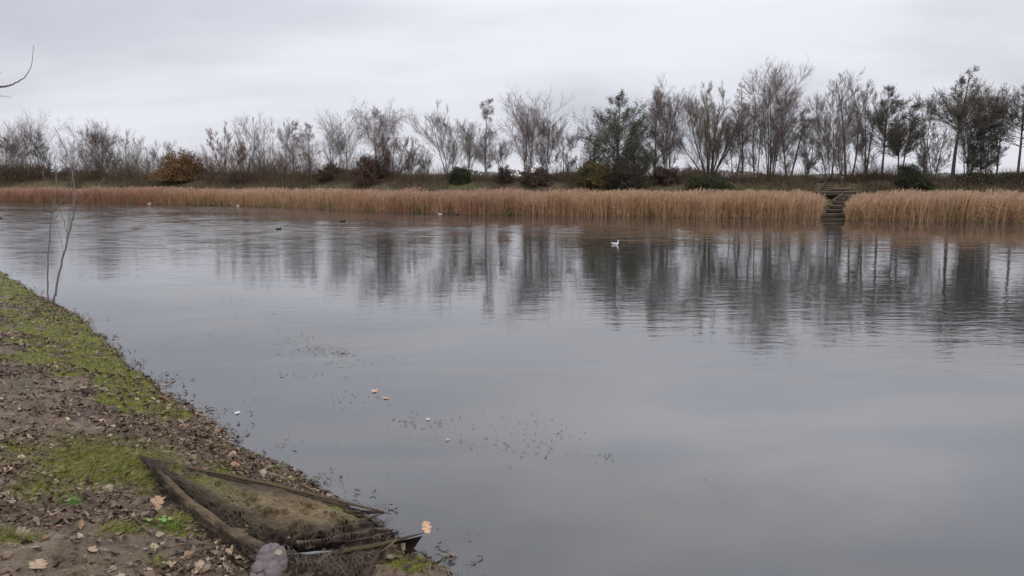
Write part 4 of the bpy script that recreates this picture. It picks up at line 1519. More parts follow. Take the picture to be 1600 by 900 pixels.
TAN = (0.40, 0.265, 0.19)
LEAFS = [((12, 743), .050, (0.36, 0.215, 0.15), 0.3, 'pale tan lobed leaf lying on mud at the left picture edge'),
         ((247, 789), .060, (0.33, 0.20, 0.155), 1.2, 'pinkish lobed leaf on mud left of the net'),
         ((270, 795), .036, (0.30, 0.17, 0.13), 2.3, 'small pink leaf touching the right tip of the bigger pinkish leaf'),
         ((168, 762), .036, (0.30, 0.235, 0.20), 2.0, 'grey-beige leaf lying on the grass patch'),
         ((38, 840), .046, (0.22, 0.165, 0.135), 0.1, 'rolled brown leaf on mud at lower left'),
         ((145, 862), .036, (0.32, 0.22, 0.18), 0.5, 'narrow pale pink leaf on bare mud at bottom'),
         ((266, 888), .042, (0.31, 0.215, 0.18), 2.6, 'pale leaf at the bottom edge below the green seedling'),
         ((60, 896), .055, (0.34, 0.23, 0.18), 0.9, 'large pale leaf cut by the bottom edge at left'),
         ((308, 898), .045, (0.33, 0.23, 0.19), 1.5, 'pale leaf cut by the bottom edge left of the grey bundle'),
         ((265, 714), .022, (0.36, 0.18, 0.11), 1.1, 'small orange leaf by the tip of the net'),
         ((302, 728), .034, (0.27, 0.16, 0.12), 1.9, 'orange-brown leaf beside the upper net sleeve'),
         ((368, 735), .040, (0.27, 0.145, 0.10), 0.4, 'rust leaf in the litter above the net sleeve'),
         ((412, 748), .034, (0.36, 0.265, 0.21), 1.4, 'pale pink leaf in the litter above the middle of the net'),
         ((213, 716), .022, (0.36, 0.29, 0.24), 0.4, 'pale chip of leaf just left of the net tip'),
         ((230, 702), .022, (0.34, 0.24, 0.17), 2.4, 'tan leaf on moss above the net tip'),
         ((455, 752), .024, (0.40, 0.31, 0.20), 0.7, 'yellowish leaf near the water edge above the net'),
         ((610, 880), .036, (0.21, 0.15, 0.13), 2.2, 'dull mauve leaf on mud under the end of the net'),
         ((93, 665), .040, (0.16, 0.095, 0.075), 2.2, 'dark red-brown leaf lying above the grass patch'),
         ((243, 865), .028, (0.34, 0.25, 0.19), 0.8, 'little tan leaf on mud beneath the green seedling')]
for (pp, s, c, r, lab) in LEAFS:
    P = on_bank([pp[0]], [pp[1]])[0]
    P[2] = float(bank_z(P[:1], P[1:2])[0]) + 0.014
    nr = bank_normal(P[:1], P[1:2])[0]
    nr = unit(nr + rng.normal(size=3) * 0.15 + np.array([0, -0.25, 0]))
    c = (c[0] * .92, c[1] * .98, c[2] * .80)
    oak_leaf('fallen_leaf', lab, 'leaf', P, nr, s, c, r, group='single dead leaves on the near bank')
FLOAT = [((585, 611), .055, (0.40, 0.25, 0.17), 1.55, 'tan leaf floating, left and larger of two close together'),
         ((603, 622), .040, (0.38, 0.24, 0.16), 0.6, 'tan leaf floating, right and smaller of two close together'),
         ((531, 572), .028, (0.33, 0.24, 0.17), 0.2, 'tiny pale leaf floating below the raft of weed'),
         ((440, 588), .030, (0.22, 0.14, 0.10), 1.4, 'brown leaf floating left of the raft of weed'),
         ((535, 551), .035, (0.20, 0.13, 0.08), 1.0, 'brown leaf caught in the raft of floating weed'),
         ((371, 645), .040, (0.40, 0.40, 0.38), 1.4, 'whitish leaf floating near the mossy bank'),
         ((669, 655), .032, (0.38, 0.37, 0.34), 1.4, 'whitish leaf floating in the middle of the calm water'),
         ((700, 687), .026, (0.30, 0.29, 0.27), 1.5, 'dull whitish leaf floating right of the middle of the calm water'),
         ((788, 692), .012, (0.05, 0.04, 0.03), 0.5, 'black scrap floating on the calm water')]
for (pp, s, c, r, lab) in FLOAT:
    P = on_z(pp[0], pp[1], 0.006)
    oak_leaf('floating_leaf', lab, 'leaf', P, unit(np.array([0.03, -0.05, 1.0])), s, c, r, group='leaves floating on the lake', curl=0.12)

# reddish stick at the water edge, stick at the net end, green blade
for (pts, r, c, lab, nm, ct, lift) in [
        ([(247, 618), (258, 622), (272, 632)], 0.012, (0.20, 0.11, 0.075), 'short reddish stick lying on the mossy water edge', 'stick', 'stick', .03),
        ([(574, 880), (595, 862), (612, 850), (620, 842)], 0.0042, (0.22, 0.15, 0.12), 'thin pale stick leaning against the lower net sleeve', 'stick', 'stick', [.02, .06, .12, .16]),
        ([(330, 738), (329, 722), (331, 708)], 0.003, (0.25, 0.20, 0.15), 'short upright dead stalk in the litter behind the net', 'dead_stalk', 'stalk', [.0, .06, .12]),
        ([(272, 634), (279, 628), (281, 622)], 0.003, (0.06, 0.045, 0.04), 'dark hooked twig at the end of the reddish stick', 'twig', 'twig', [.01, .03, .06]),
        ([(336, 665), (338, 655), (340, 650)], 0.003, (0.12, 0.10, 0.07), 'single stalk sticking out of the water at the corner of the bank', 'dead_stalk', 'stalk', [.0, .06, .10])]:
    pts = np.array(pts, float)
    if nm in ('dead_stalk', 'twig') or nm == 'stick' and r < 0.01:
        b0 = on_bank([pts[0, 0]], [pts[0, 1]], 0.01)[0]
        W3 = np.array([at_y(p[0], p[1], b0[1] + 0.02 * i) for i, p in enumerate(pts)])
    else:
        W3 = on_bank(pts[:, 0], pts[:, 1], lift)
    S = spline(W3, 12)
    g = Geo()
    one_tube(g, S, np.linspace(r, r * 0.6, 12), 6, c, up=(0.1, 1, 0.2))
    tag(g.build(nm, M_BARK, smooth=True), lab, ct)
b0 = on_bank([430], [733])[0]
W3 = np.array([at_y(p[0], p[1], b0[1] - 0.02) for p in [(430, 735), (440, 727), (450, 722)]])
g = Geo()
S = spline(W3, 8)
tubes(g, S[None], np.array([[.003, .005, .006, .006, .005, .004, .003, .001]]), 1, (0.15, 0.22, 0.03))
one_tube(g, S, [.002] * 7 + [.0005], 4, (0.15, 0.22, 0.03), up=(0, 1, 0))
tag(g.build('grass_blade', M_LEAF), 'single bright green blade sticking out over the water behind the net', 'grass blade')

# green seedling left of the net
P = on_bank([258], [826])[0]
P[2] = float(bank_z(P[:1], P[1:2])[0])
root = empty('seedling', tuple(P), 'small bright green seedling with round leaves left of the net', 'seedling')
for (dx, dy, s) in [(0, 0, .018), (.03, .012, .016), (-.028, .01, .015), (.012, -.022, .016), (-.012, .028, .014), (-.085, .0, .020), (.02, .03, .012)]:
    g = Geo()
    k = 12
    a = np.linspace(0, 2 * PI, k, endpoint=False)
    zz = 0.028 + 0.01 * rng.random()
    V = np.stack([dx + np.cos(a) * s, dy + np.sin(a) * s * 0.8, zz + 0.25 * s * np.cos(a * 2)], -1)
    V = np.concatenate([[(dx, dy, zz + .003)], V])
    g.add(V, t=[(0, 1 + i, 1 + (i + 1) % k) for i in range(k)], c=(0.20, 0.30, 0.085))
    one_tube(g, [(dx * .3, dy * .3, -.01), (dx * .8, dy * .8, .015), (dx, dy, zz)], .0012, 4, (0.12, 0.18, 0.05))
    g.build('leaf', M_LEAF, root)

rng = np.random.default_rng(24)
# floating weed specks
g = Geo()
CL = [(470, 533, 26, 9, 150), (505, 547, 22, 5, 170), (535, 552, 10, 3, 90), (540, 566, 30, 5, 30), (470, 587, 30, 3, 35), (555, 623, 20, 8, 40), (645, 661, 22, 6, 60), (690, 663, 10, 3, 15),
      (800, 662, 50, 12, 60), (830, 700, 40, 10, 70), (770, 690, 50, 12, 35), (945, 714, 12, 6, 25), (885, 678, 14, 8, 18), (345, 470, 34, 4, 45), (380, 495, 40, 3, 30), (432, 697, 8, 3, 10),
      (200, 555, 10, 10, 25), (252, 600, 12, 12, 25), (215, 570, 6, 6, 25), (20, 423, 14, 3, 40), (345, 672, 20, 6, 30), (470, 758, 10, 5, 14), (640, 640, 300, 90, 70), (500, 620, 120, 60, 50)]
for (a0, b0, sx0, sy0, cnt) in CL:
    px = a0 + rng.normal(size=cnt) * sx0
    py = b0 + rng.normal(size=cnt) * sy0
    k_ = (py > 410) & (py < 890)
    C = on_z(px[k_], py[k_], 0.005)
    k_ = near_d(C[:, 0], C[:, 1]) < -0.02
    C = C[k_]
    n = len(C)
    if n < 2:
        continue
    litter(g, C, unit(np.array([0, 0, 1.0]) + rng.normal(size=(n, 3)) * 0.3), 0.0045 + 0.010 * rng.random(n) ** 2, jitter_col((0.085, 0.065, 0.045), n, 0.4, 0.1), 6, 0.3)
    m = max(2, n // 4)
    j = rng.integers(0, n, m)
    a = rng.random(m) * 2 * PI
    P = grow(C[j], np.stack([np.cos(a), np.sin(a), 0.25 * rng.random(m)], -1), 0.015 + 0.04 * rng.random(m) ** 2, 2, wob=0.3)
    tubes(g, P, rad_line(m, 2, 0.0018, 0.6), 3, jitter_col((0.07, 0.055, 0.045), m, 0.3, 0.1))
o = g.build('floating_weed', M_LITTER)
tag(o, 'scattered scraps of weed and stalks floating on the calm water', 'floating weed', kind='stuff')


rng = np.random.default_rng(23)
# ------------------------------------------------------------------ landing net lying on the bank
A0 = on_bank([215], [713])[0]
netr = empty('landing_net', tuple(A0), 'big brown fishing landing net sprawled from the mud into the water edge', 'fishing net')
OLV = np.array([0.078, 0.056, 0.032])
DKB = np.array([0.033, 0.024, 0.018])
KHA = np.array([0.140, 0.104, 0.058])


def cloth_patch(name, top, bot, nu, nv, liftf, colf, openf, mat=None, label=None, base=None):
    """sheet spanned between two photo-traced edges, laid over the bank and folded"""
    mat = mat or M_NET
    T = spline(top, nu)
    B = spline(bot, nu)
    v = np.linspace(0, 1, nv)
    PX = T[None, :, 0] * (1 - v[:, None]) + B[None, :, 0] * v[:, None]
    PY = T[None, :, 1] * (1 - v[:, None]) + B[None, :, 1] * v[:, None]
    U, V_ = np.meshgrid(np.linspace(0, 1, nu), v)
    lift = liftf(U, V_, PX, PY)
    # the lie of the sheet is traced at ground level, folds then raise it
    bs = (base(U, V_) if base is not None else 0.5 * lift + 0 * U) * np.ones(U.shape)
    P = on_bank(PX.ravel(), PY.ravel(), 0.012 + bs.ravel())
    P[:, 2] += (lift - bs).ravel()
    col = colf(U, V_, PX, PY).reshape(-1, 3)
    g = Geo()
    idx = np.arange(nu * nv).reshape(nv, nu)
    q = np.stack([idx[:-1, :-1], idx[:-1, 1:], idx[1:, 1:], idx[1:, :-1]], -1).reshape(-1, 4)
    g.add(P - A0, q=q[:, ::-1], c=col)
    o = g.build(name, mat, netr, smooth=True)
    me = o.data
    if len(me.vertices) == nu * nv:
        at = me.attributes.new('Open', 'FLOAT', 'POINT')
        at.data.foreach_set('value', openf(U, V_, PX, PY).ravel().astype(np.float32))
        uvl = me.uv_layers.new(name='UVMap')
        vi = np.empty(len(me.loops), np.int32)
        me.loops.foreach_get('vertex_index', vi)
        uvl.data.foreach_set('uv', (P[vi][:, :2] * np.array([1, 1.15])).astype(np.float32).ravel())
    if label:
        o['label'] = label
    return o


def fold(px, py, seed, sc=0.02):
    return fbm(px * sc, py * sc * 2.2, seed, 4)


# main mesh sheet
top = [(219, 715), (300, 733), (400, 755), (470, 770), (512, 781), (548, 803), (562, 815)]
bot = [(221, 722), (272, 782), (330, 828), (372, 850), (420, 868), (500, 868), (560, 850)]


def lift_main(U, V, PX, PY):
    f = 0.085 * (fold(PX, PY, 501, .03) - 0.40) + 0.03 * (fold(PX, PY, 55, .09) - .5)
    # diagonal creases
    s = (PX - 215) * 0.62 - (PY - 712)
    f += 0.034 * np.sin(s * 0.13 + 4 * fold(PX, PY, 77, 0.01)) * sstep(.1, .4, V)
    bulge = 0.10 * np.exp(-((PX - 470) / 60) ** 2 - ((PY - 835) / 20) ** 2)
    f += 0.05 * np.exp(-((PX - 410) / 35) ** 2 - ((PY - 805) / 14) ** 2) + bulge * 0.6
    f += 0.03 * (1 - np.abs(2 * vnoise(PX * .035 + PY * .03, PY * .06, 9) - 1)) * sstep(380, 430, PX)
    an_ = np.arctan2(872 - PY, (PX - 452) * 0.5)
    ds_ = np.hypot((PX - 452) * 0.5, PY - 872)
    f += 0.048 * np.sin(an_ * 13 + 5 * fold(PX, PY, 12, .02)) * np.exp(-(ds_ / 38) ** 2)
    f -= 0.05 * np.exp(-((PY - 848 + (PX - 420) * 0.1) / 14) ** 2) * sstep(400, 425, PX) * (1 - sstep(480, 510, PX))
    f = f * sstep(0.0, 0.12, V)
    return np.maximum(f + 0.03, 0.004)


def col_main(U, V, PX, PY):
    kh = 0.9 * np.exp(-((V - 0.26 - 0.12 * np.sin(PX * .02)) / 0.21) ** 2) * sstep(245, 330, PX)
    kh = np.maximum(kh, np.exp(-((PX - 480) / 70) ** 2 - ((PY - 812) / 24) ** 2))
    kh = np.clip(kh * (0.5 + fold(PX, PY, 88, 0.05)), 0, 1)
    mo_ = np.maximum(np.exp(-((PX - 533) / 20) ** 2 - ((PY - 799) / 11) ** 2), 0.55 * np.exp(-((PX - 315) / 45) ** 2 - ((PY - 752) / 9) ** 2))
    mo_ = sstep(.25, .75, mo_ * (.6 + .8 * fold(PX, PY, 99, .09)))[..., None]
    kh = kh[..., None]
    gr = (1 - sstep(320, 430, PX))[..., None]
    c = DKB * (1 - kh) + (KHA * (1 - gr) + np.array([0.105, 0.094, 0.044]) * gr) * kh
    c = c * (1 - mo_) + np.array([0.088, 0.090, 0.018]) * mo_
    return c


def open_main(U, V, PX, PY):
    o = 0.30 * sstep(.50, .75, V) * (1 - np.exp(-((PX - 480) / 70) ** 2 - ((PY - 812) / 26) ** 2))
    o += 0.35 * sstep(505, 540, PX)
    o -= 0.35 * np.exp(-((PX - 480) / 60) ** 2 - ((PY - 812) / 20) ** 2)
    return np.clip(o, 0, 1)


cloth_patch('mesh_sheet', top, bot, 150, 60, lift_main, col_main, open_main, label='muddy khaki net mesh stretched over the bank')

# left fabric wall: falls from the rolled ridge to the mud
top = [(219, 712), (243, 722), (264, 745), (298, 778), (330, 800), (360, 823), (392, 838), (420, 851)]
bot = [(213, 714), (233, 748), (258, 788), (288, 808), (318, 842), (345, 856), (372, 880), (398, 886)]


def prof_wall(U, V):
    rise = 0.045 + 0.045 * sstep(0.0, 0.22, V) * (0.75 + 0.25 * np.sin(U * 9 + 1))
    fall = 1 - sstep(0.20, 1.0, V) ** 0.8
    return rise * fall * (0.35 + 0.65 * sstep(0, .25, U)) + 0.010


def lift_wall(U, V, PX, PY):
    cre = np.exp(-((V - 0.42 - 0.10 * np.sin(U * 5)) / 0.07) ** 2) * (sstep(.08, .2, U) * (1 - sstep(.35, .6, U)) + 0.6 * sstep(.6, .75, U))
    cre2 = np.exp(-((V - 0.20 - 0.12 * U) / 0.05) ** 2) * sstep(.4, .6, U)
    return prof_wall(U, V) - 0.030 * cre - 0.018 * cre2 + 0.050 * (fold(PX, PY, 14, .045) - .5) * sstep(0, .3, V) + 0.016 * np.sin(V * 13 + U * 6 + 5 * fold(PX, PY, 41, .03)) * sstep(.15, .4, V) * (1 - V)


def col_wall(U, V, PX, PY):
    t = (1 - sstep(0.06, 0.46, V + 0.16 * np.abs(U * 2 - 1.1) + 0.65 * (fold(PX, PY, 71, .04) - .5)))[..., None]  # soft olive highlight along the fold is painted into the cloth colour
    n_ = (0.65 + 0.7 * fold(PX, PY, 5, .06))[..., None]
    return (OLV * 1.25 * t + DKB * 1.1 * (1 - t)) * n_


cloth_patch('side_panel', top, bot, 130, 36, lift_wall, col_wall, lambda U, V, PX, PY: 0.10 + 0.75 * sstep(.45, .85, V), label='broad drooping fabric side of the net, olive highlight painted along its fold, dark below',
            base=prof_wall)

# rolled olive ridge
def band(name, path, r, col, flat=0.55, label=None, lift=0.05, mat=None):
    path = np.array(path, float)
    lf = np.interp(np.linspace(0, 1, len(path)), [0, .2, 1], [lift * .6, lift, lift]) if np.isscalar(lift) else np.asarray(lift)
    W3 = on_bank(path[:, 0], path[:, 1], lf) - A0
    m = 60
    S = spline(W3, m)
    R = np.interp(np.linspace(0, 1, m), np.linspace(0, 1, len(r)), r)
    g = Geo()
    one_tube(g, S, R, 14, col, flat=flat)
    V = g.v[0]
    wv = V + A0
    V[:, 2] += 0.010 * (fbm(wv[:, 0] * 14, wv[:, 1] * 14, 71, 3) - 0.5)
    o = g.build(name, mat or M_CLOTH, netr, smooth=True)
    if label:
        o['label'] = label
    return o


band('upper_sleeve', [(217, 712), (300, 731), (400, 751.5), (490, 773), (560, 790), (611, 803)], [.013, .013, .013, .013, .010, .003], OLV * 1.05, 0.8, 'long thin brown sleeve holding the upper arm', lift=[.05, .06, .06, .07, .09, .09])
band('upper_sleeve', [(230, 719), (300, 736), (400, 757), (490, 778), (560, 796), (602, 803)], [.004, .006, .006, .006, .005, .002], DKB * 1.2, 0.8, lift=[.04, .05, .05, .06, .08, .08])
band('lower_sleeve', [(478, 866), (520, 863), (560, 857), (600, 849), (630, 841), (664, 832)], [.010, .017, .021, .018, .013, .002], OLV * .75, 0.55, 'brown sleeve of the lower arm ending in a point over the water', lift=[.10, .11, .12, .13, .15, .16])
band('arm_pole', [(394, 851), (420, 858), (450, 866), (482, 865), (520, 862)], [.0085] * 5, (0.13, 0.13, 0.14), 1.0, 'bare grey end of the arm', lift=[.05, .08, .09, .11, .11], mat=M_METAL)
# black end flap
P4 = on_bank([612, 660, 641, 626], [849, 838, 868, 862], [.13, .15, .02, .02]) - A0
g = Geo()
n_ = 8
uu, vv = np.meshgrid(np.linspace(0, 1, n_), np.linspace(0, 1, n_))
uu, vv = uu[..., None], vv[..., None]
PP = (P4[0] * (1 - uu) + P4[1] * uu) * (1 - vv) + (P4[3] * (1 - uu) + P4[2] * uu) * vv
PP = PP + np.array([0, 0.02, 0]) * np.sin(vv * PI)
idx = np.arange(n_ * n_).reshape(n_, n_)
q = np.stack([idx[:-1, :-1], idx[:-1, 1:], idx[1:, 1:], idx[1:, :-1]], -1).reshape(-1, 4)
kill = [(r_, c_) for r_ in range(2, 7) for c_ in range(0, 3)]
qq = q.reshape(n_ - 1, n_ - 1, 4)
keepq = [qq[r_, c_] for r_ in range(n_ - 1) for c_ in range(n_ - 1) if (r_, c_) not in kill]
g.add(PP, q=np.array(keepq), c=DKB * .75)
back = PP + np.array([0.0, 0.006, 0.0])
g.add(back, q=np.array(keepq)[:, ::-1], c=DKB * .75)
g.build('end_flap', M_CLOTH, netr)['label'] = 'dark stiff flap hanging from the sleeve point'

# open mesh held over the water between the two arm ends
top = [(505, 779), (540, 787), (575, 795), (604, 803)]
bot = [(516, 796), (545, 806), (572, 806), (598, 805)]
cloth_patch('net_edge', top, bot, 50, 14, lambda U, V, PX, PY: 0.075 - 0.04 * V, lambda U, V, PX, PY: np.broadcast_to(DKB * 1.4, U.shape + (3,)), lambda U, V, PX, PY: U * 0 + 1.15,
            label='see-through net edge over the water')
top = [(505, 806), (540, 806), (575, 805), (600, 806)]
bot = [(530, 818), (556, 815), (582, 810), (600, 807)]
cloth_patch('net_fold', top, bot, 40, 10, lambda U, V, PX, PY: 0.06 + 0.02 * np.sin(V * 9), lambda U, V, PX, PY: np.broadcast_to(OLV * .8, U.shape + (3,)), lambda U, V, PX, PY: U * 0 + .3)
top = [(545, 812), (570, 812), (590, 813), (603, 822)]
bot = [(550, 826), (575, 824), (592, 826), (600, 828)]
cloth_patch('net_edge', top, bot, 40, 12, lambda U, V, PX, PY: 0.04 + 0.012 * np.sin(PX * .4), lambda U, V, PX, PY: np.broadcast_to(DKB * 1.1, U.shape + (3,)), lambda U, V, PX, PY: U * 0 + .95)
# mauve-brown folded mesh behind the lower sleeve
top = [(470, 852), (500, 836), (540, 822), (575, 824), (602, 833), (622, 841)]
bot = [(462, 868), (500, 866), (540, 862), (575, 856), (600, 850), (625, 843)]


def lift_c(U, V, PX, PY):
    s = (PY - 815) + (PX - 480) * 0.22
    return 0.055 + 0.03 * np.sin(s * 0.42 + 3 * fold(PX, PY, 3, .03)) + 0.04 * (fold(PX, PY, 2, .04) - .5) + 0.04 * V


cloth_patch('gathered_mesh', top, bot, 110, 40, lift_c, lambda U, V, PX, PY: np.array([.060, .043, .036]) * (.7 + .7 * fold(PX, PY, 6, .05))[..., None], lambda U, V, PX, PY: U * 0 + .45,
            label='purplish brown gathered mesh behind the lower arm')
# heap of mesh in front of the sleeve, down to the picture edge
top = [(360, 850), (395, 856), (440, 868), (480, 868), (530, 864), (575, 856), (608, 850)]
bot = [(392, 882), (420, 890), (455, 893), (500, 897), (540, 905), (570, 906), (592, 868)]


def lift_h(U, V, PX, PY):
    f = fold(PX, PY, 31, .045)
    cr = 1 - np.abs(2 * vnoise(PX * .07, PY * .10, 19) - 1)
    return np.maximum(0.075 * (1 - V) ** .7 * sstep(0, .25, U) * (.5 + f) + 0.045 * cr + 0.01, .008)


cloth_patch('bunched_mesh', top, bot, 150, 46, lift_h, lambda U, V, PX, PY: (np.array([.050, .040, .032]) * (.55 + .95 * fold(PX, PY, 61, .06))[..., None] * (1 - .2 * sstep(500, 560, PX))[..., None]
                                                                             + (np.array([.03, .018, .0]) * sstep(360, 380, 400 - np.abs(PX - 400))[..., None] * 0)), lambda U, V, PX, PY: .40 + .3 * (1 - sstep(400, 480, PX)),
            label='bunched torn mesh spilling in front of the arm', base=lambda U, V: .06 * (1 - V) * sstep(0, .25, U) + .02)
# brown rope-like twist at the right end of the heap
band('mesh_twist', [(590, 856), (584, 872), (574, 888), (566, 904)], [.02, .028, .034, .04], DKB * 1.5, 0.7, 'twisted tail of mesh', lift=[.10, .07, .05, .04], mat=M_CLOTH)
band('mesh_twist', [(602, 853), (596, 866), (588, 874)], [.01, .016, .012], DKB * 1.1, 0.7, lift=[.10, .06, .03], mat=M_CLOTH)
# cords fanning between the upper arm and the fold, and the strap closing them
for (pp_, rr0) in [([(500, 781), (535, 793), (575, 800), (592, 802)], .0035), ([(512, 789), (545, 799), (578, 804)], .0026), ([(522, 796), (550, 803), (574, 807)], .0026),
                   ([(505, 785), (540, 800), (566, 808)], .002)]:
    pp_ = np.array(pp_, float)
    W3 = on_bank(pp_[:, 0], pp_[:, 1], .075) - A0
    g = Geo()
    one_tube(g, spline(W3, 16), rr0, 5, DKB * .9)
    g.build('cord', M_CLOTH, netr)
band('strap', [(545, 814), (562, 812), (582, 808), (601, 802)], [.022, .024, .015, .003], OLV * .8, 0.4, lift=[.05, .06, .07, .085])
# torn strands at the open edge
g = Geo()
n = 90
t0 = rng.random(n)
ppx = np.interp(t0, [0, .35, .7, 1], [560, 585, 600, 612]) + rng.normal(size=n) * 4
ppy = np.interp(t0, [0, .35, .7, 1], [812, 818, 826, 838]) + rng.normal(size=n) * 2
S0 = on_bank(ppx, ppy, .04) - A0
D = np.stack([1 + 0 * t0, 0.5 * rng.normal(size=n) + .2, 0.25 * rng.normal(size=n)], -1)
P = grow(S0 - [0.05, 0, 0], D, .05 + .07 * rng.random(n), 3, wob=.3)
tubes(g, P, rad_line(n, 3, .0026, .35), 3, DKB * 1.1)
g.build('loose_strands', M_CLOTH, netr)['kind'] = 'stuff'

# padded grey bundle on the net's arm
pc = on_bank([418], [893], 0.07)[0]
pad = empty('padded_bundle', tuple(pc), 'mauve-grey padded fabric bundle with a small pale tag lying on the net arm', 'fabric bundle')
PADC = np.array([0.150, 0.128, 0.130])
uv_r = None
right = np.array([1.0, 0, 0])
upv = np.array([0, sp_, cp])
fwd = np.array([0, cp, -sp_])
dist_p = float(np.linalg.norm(pc - np.array([0, 0, EYE])))


def lobe(name, px, py, rx, ry, rz, tilt, dep=0.0, seams=(), col=PADC, seed=0):
    """soft padded lump; rx, ry in photo pixels, rz in metres of depth; seams are grooves"""
    c = at_y(px, py, pc[1] + dep) - pc
    k = dist_p / F
    nu, nv = 40, 26
    u = np.linspace(0, 2 * PI, nu, endpoint=False)
    v = np.linspace(0, PI, nv)
    U, V = np.meshgrid(u, v)
    X = np.sin(V) * np.cos(U)
    Z = np.cos(V)
    Y = np.sin(V) * np.sin(U)
    f = 1 + 0.05 * (vnoise(U * 3, V * 4, seed) - .5)
    for (ax, ay, az_, off_, w) in seams:
        dd = (X * ax + Y * ay + Z * az_) - off_
        f = f - 0.17 * np.exp(-(dd / (w * 0.8)) ** 2)
    X, Y, Z = X * f * rx * k, Y * f * rz, Z * f * ry * k
    ct, st = math.cos(tilt), math.sin(tilt)
    X, Z = X * ct - Z * st, X * st + Z * ct
    P = c + X[..., None] * right + Z[..., None] * upv + Y[..., None] * fwd
    idx = np.arange(nu * nv).reshape(nv, nu)
    nx = np.roll(idx, -1, 1)
    q = np.stack([idx[:-1], nx[:-1], nx[1:], idx[1:]], -1).reshape(-1, 4)
    g = Geo()
    g.add(P.reshape(-1, 3), q=q, c=col * (0.95 + .1 * rng.random()))
    return g.build(name, M_PAD, pad, smooth=True)


lobe('padded_hood', 424, 872, 21, 20, .080, 0.25, 0.02, [(0, 0, 1, .62, .07), (1, 0, .2, .45, .06), (.3, 0, 1, -.35, .07)], seed=1)
lobe('padded_section', 436, 880, 11, 15, .06, 0.15, 0.01, [(.4, 0, 1, .1, .08)], seed=2)
lobe('padded_section', 413, 885, 17, 13, .07, 0.35, -0.02, [(1, 0, 0, .3, .07), (0, 0, 1, -.2, .08)], seed=3)
lobe('padded_section', 427, 893, 11, 17, .07, 0.05, -0.045, [(0, 0, 1, .5, .06)], PADC * np.array([1.08, 1.0, 1.04]), seed=4)
lobe('padded_section', 408, 899, 16, 10, .06, 0.1, -0.05, [(1, 0, .3, .1, .08), (1, 0, -.4, -.4, .07)], seed=5)
g = Geo()
tc0 = at_y(435, 863, pc[1] - 0.052) - pc
rx_ = right * .013 + upv * -.006
ry_ = upv * .011 + right * .006
for o_ in (0, 1):
    e_ = fwd * (0.0 - .002 * o_)
    g.add([tc0 - rx_ - ry_ + e_, tc0 + rx_ - ry_ + e_ + fwd * .006, tc0 + rx_ + ry_ + e_ + fwd * .008, tc0 - rx_ + ry_ + e_], q=[(0, 1, 2, 3)], c=(0.42, 0.38, 0.27))
g.build('tag', M_PAD, pad)['label'] = 'small pale cream tag'
# leaf caught on the sleeve point
oak_leaf('caught_leaf', 'tan lobed leaf perched on the pointed end of the net over the water', 'leaf', on_bank([667], [824], 0.17)[0], unit(np.array([0.1, -0.75, 0.8])), .040, (0.48, 0.31, 0.205), 1.1, curl=.3)


# ------------------------------------------------------------------ birds
def bird_mesh(g, s, body, head, wing, neck=0.9, sides=14):
    """continuous body: tail - back - breast - neck - head, swimming towards +x, length about 2.6*s"""
    path = np.array([(-1.45, 0, .50), (-1.15, 0, .42), (-.7, 0, .30), (-.1, 0, .22), (.5, 0, .26), (.85, 0, .42), (.98, 0, .62 + .1 * neck), (1.00, 0, .75 + .45 * neck), (1.06, 0, .86 + .60 * neck),
                     (1.20, 0, .86 + .60 * neck), (1.36, 0, .82 + .58 * neck)]) * s
    ry = np.array([.05, .22, .42, .50, .44, .34, .20, .15, .19, .18, .05]) * s
    rz = np.array([.03, .14, .32, .40, .42, .34, .20, .15, .20, .18, .05]) * s
    S = spline(path, 34)
    u = np.linspace(0, 1, 34)
    RY = np.interp(u, np.linspace(0, 1, 11), ry)
    RZ = np.interp(u, np.linspace(0, 1, 11), rz)
    T = unit(np.gradient(S, axis=0))
    B = np.array([0, 1.0, 0])
    U = np.cross(T, B)
    an = np.arange(sides) * 2 * PI / sides
    V = S[:, None] + RY[:, None, None] * np.cos(an)[None, :, None] * B + RZ[:, None, None] * np.sin(an)[None, :, None] * U[:, None]
    col = np.where((u < .62)[:, None], np.array(body), np.array(head))
    c = np.repeat(col[:, None], sides, 1)
    upper = (V[..., 2] > S[:, None, 2] + 0.05 * s) & (u < .55)[:, None]
    c = np.where(upper[..., None], np.array(wing), c)
    if wing != body:
        c[:3] = (0.03, 0.03, 0.03)
    idx = np.arange(34 * sides).reshape(34, sides)
    nx = np.roll(idx, -1, 1)
    q = np.stack([idx[:-1], nx[:-1], nx[1:], idx[1:]], -1).reshape(-1, 4)
    g.add(V.reshape(-1, 3), q=q, c=c.reshape(-1, 3))
    return np.array((1.30, 0, .83 + .585 * neck)) * s


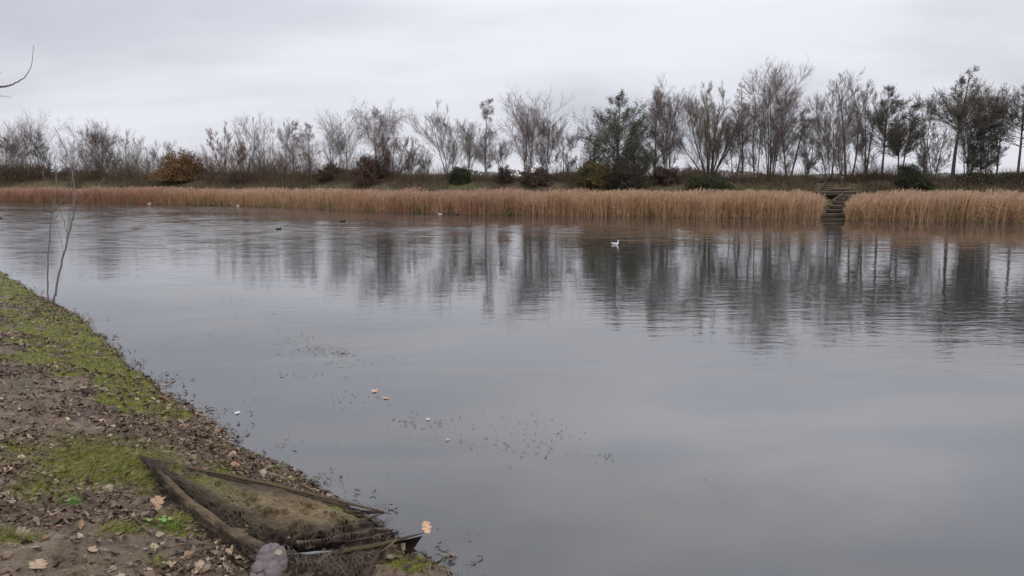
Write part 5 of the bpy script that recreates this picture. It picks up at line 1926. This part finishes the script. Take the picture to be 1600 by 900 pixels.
def make_bird(name, label, cat, px, py, s, heading, body, head, wing, beakc, neck=0.9, group=None, facem=None):
    P = on_z(px, py, 0.0)
    root = empty(name, tuple(P), label, cat, group)
    root.rotation_euler = (0, 0, heading)
    g = Geo()
    bk = bird_mesh(g, s, body, head, wing, neck)
    g.build('body', M_FEATHER, root, smooth=True)
    g = Geo()
    one_tube(g, [bk, bk + np.array([.16, 0, -.03]) * s, bk + np.array([.34, 0, -.09]) * s], np.array([.075, .05, .012]) * s, 8, beakc)
    g.build('beak', M_FEATHER, root, smooth=True)
    for sd in (-1, 1):
        g = Geo()
        W = np.array([(-1.55, .14 * sd, .62), (-1.0, .32 * sd, .56), (-.3, .47 * sd, .48), (.35, .43 * sd, .42), (.6, .30 * sd, .42)]) * s
        one_tube(g, spline(W, 14), np.interp(np.linspace(0, 1, 14), [0, .3, .7, 1], [.02, .12, .16, .05]) * s, 8, wing, flat=1.4)
        o = g.build('wing', M_FEATHER, root, smooth=True)
        g = Geo()
        one_tube(g, np.array([(1.12, .155 * sd, .90 + .6 * neck), (1.12, .185 * sd, .90 + .6 * neck)]) * s, .03 * s, 6, (0.01, 0.01, 0.01), up=(0, 0, 1))
        g.build('eye', M_FEATHER, root)
    return root


def copy_tree(o, parent=None):
    c = o.copy()
    COL.objects.link(c)
    if parent is not None:
        c.parent = parent
    for ch in [k for k in bpy.data.objects if k.parent == o]:
        copy_tree(ch, c)
    return c


WHT = (0.72, 0.72, 0.72)
GRY = (0.45, 0.47, 0.50)
BLK = (0.022, 0.022, 0.024)
gull = make_bird('gull', 'white gull with grey back swimming alone in front of the reeds', 'gull', 961, 382.5, 0.105, math.radians(-28), WHT, WHT, GRY, (0.25, 0.08, 0.05), 0.75)
coot = make_bird('coot', 'black coot, nearest dark bird on the left open water', 'coot', 435.5, 359, 0.115, math.radians(-20), BLK, BLK, BLK, (0.6, 0.58, 0.55), 0.25)
for (px_, py_, hd, lab, src, sc) in [
        (536, 346.5, 0, 'black coot with head up, second dark bird right of the nearest one', coot, 1.0),
        (-1, 342, 0, 'black coot cut by the left picture edge', coot, 1.1),
        (310, 319.5, .5, 'distant coot, first dark bird right of the leftmost gull by the reeds', coot, 1),
        (330, 321.5, 2.9, 'distant coot, second dark bird right of the leftmost gull by the reeds', coot, 1),
        (361, 321.5, .1, 'distant coot just left of the second gull by the reeds', coot, 1),
        (389, 322, 3.0, 'distant coot just right of the second gull by the reeds', coot, 1),
        (407, 322.8, .3, 'distant coot further right of the second gull by the reeds', coot, 1),
        (546, 327.5, .2, 'distant coot between the third and fourth gull by the reeds', coot, 1.1),
        (714, 336, 3.0, 'distant coot right of the gull in front of the open-crowned tree', coot, 1),
        (796, 337.3, 1.4, 'distant coot, rightmost dark bird close to the reeds', coot, .9),
        (233, 319.5, 1.2, 'distant white gull, leftmost one by the reeds', gull, 1.2),
        (371, 322.5, .2, 'distant white gull, second from the left by the reeds', gull, .85),
        (511, 326.5, .3, 'distant white gull, third from the left by the reeds', gull, .85),
        (567, 328.5, 2.9, 'distant white gull, fourth from the left by the reeds', gull, .85),
        (688, 335.5, 3.1, 'distant white gull in front of the wide open-crowned tree', gull, .85)]:
    c = copy_tree(src)
    c.location = on_z(px_, py_, 0.0)
    c.rotation_euler = (0, 0, hd)
    c.scale = (sc, sc, sc)
    c['label'] = lab
    c['group'] = 'birds on the water by the reeds'
print('objects', len(bpy.data.objects), 'verts', sum(len(m.vertices) for m in bpy.data.meshes), 'faces', sum(len(m.polygons) for m in bpy.data.meshes))
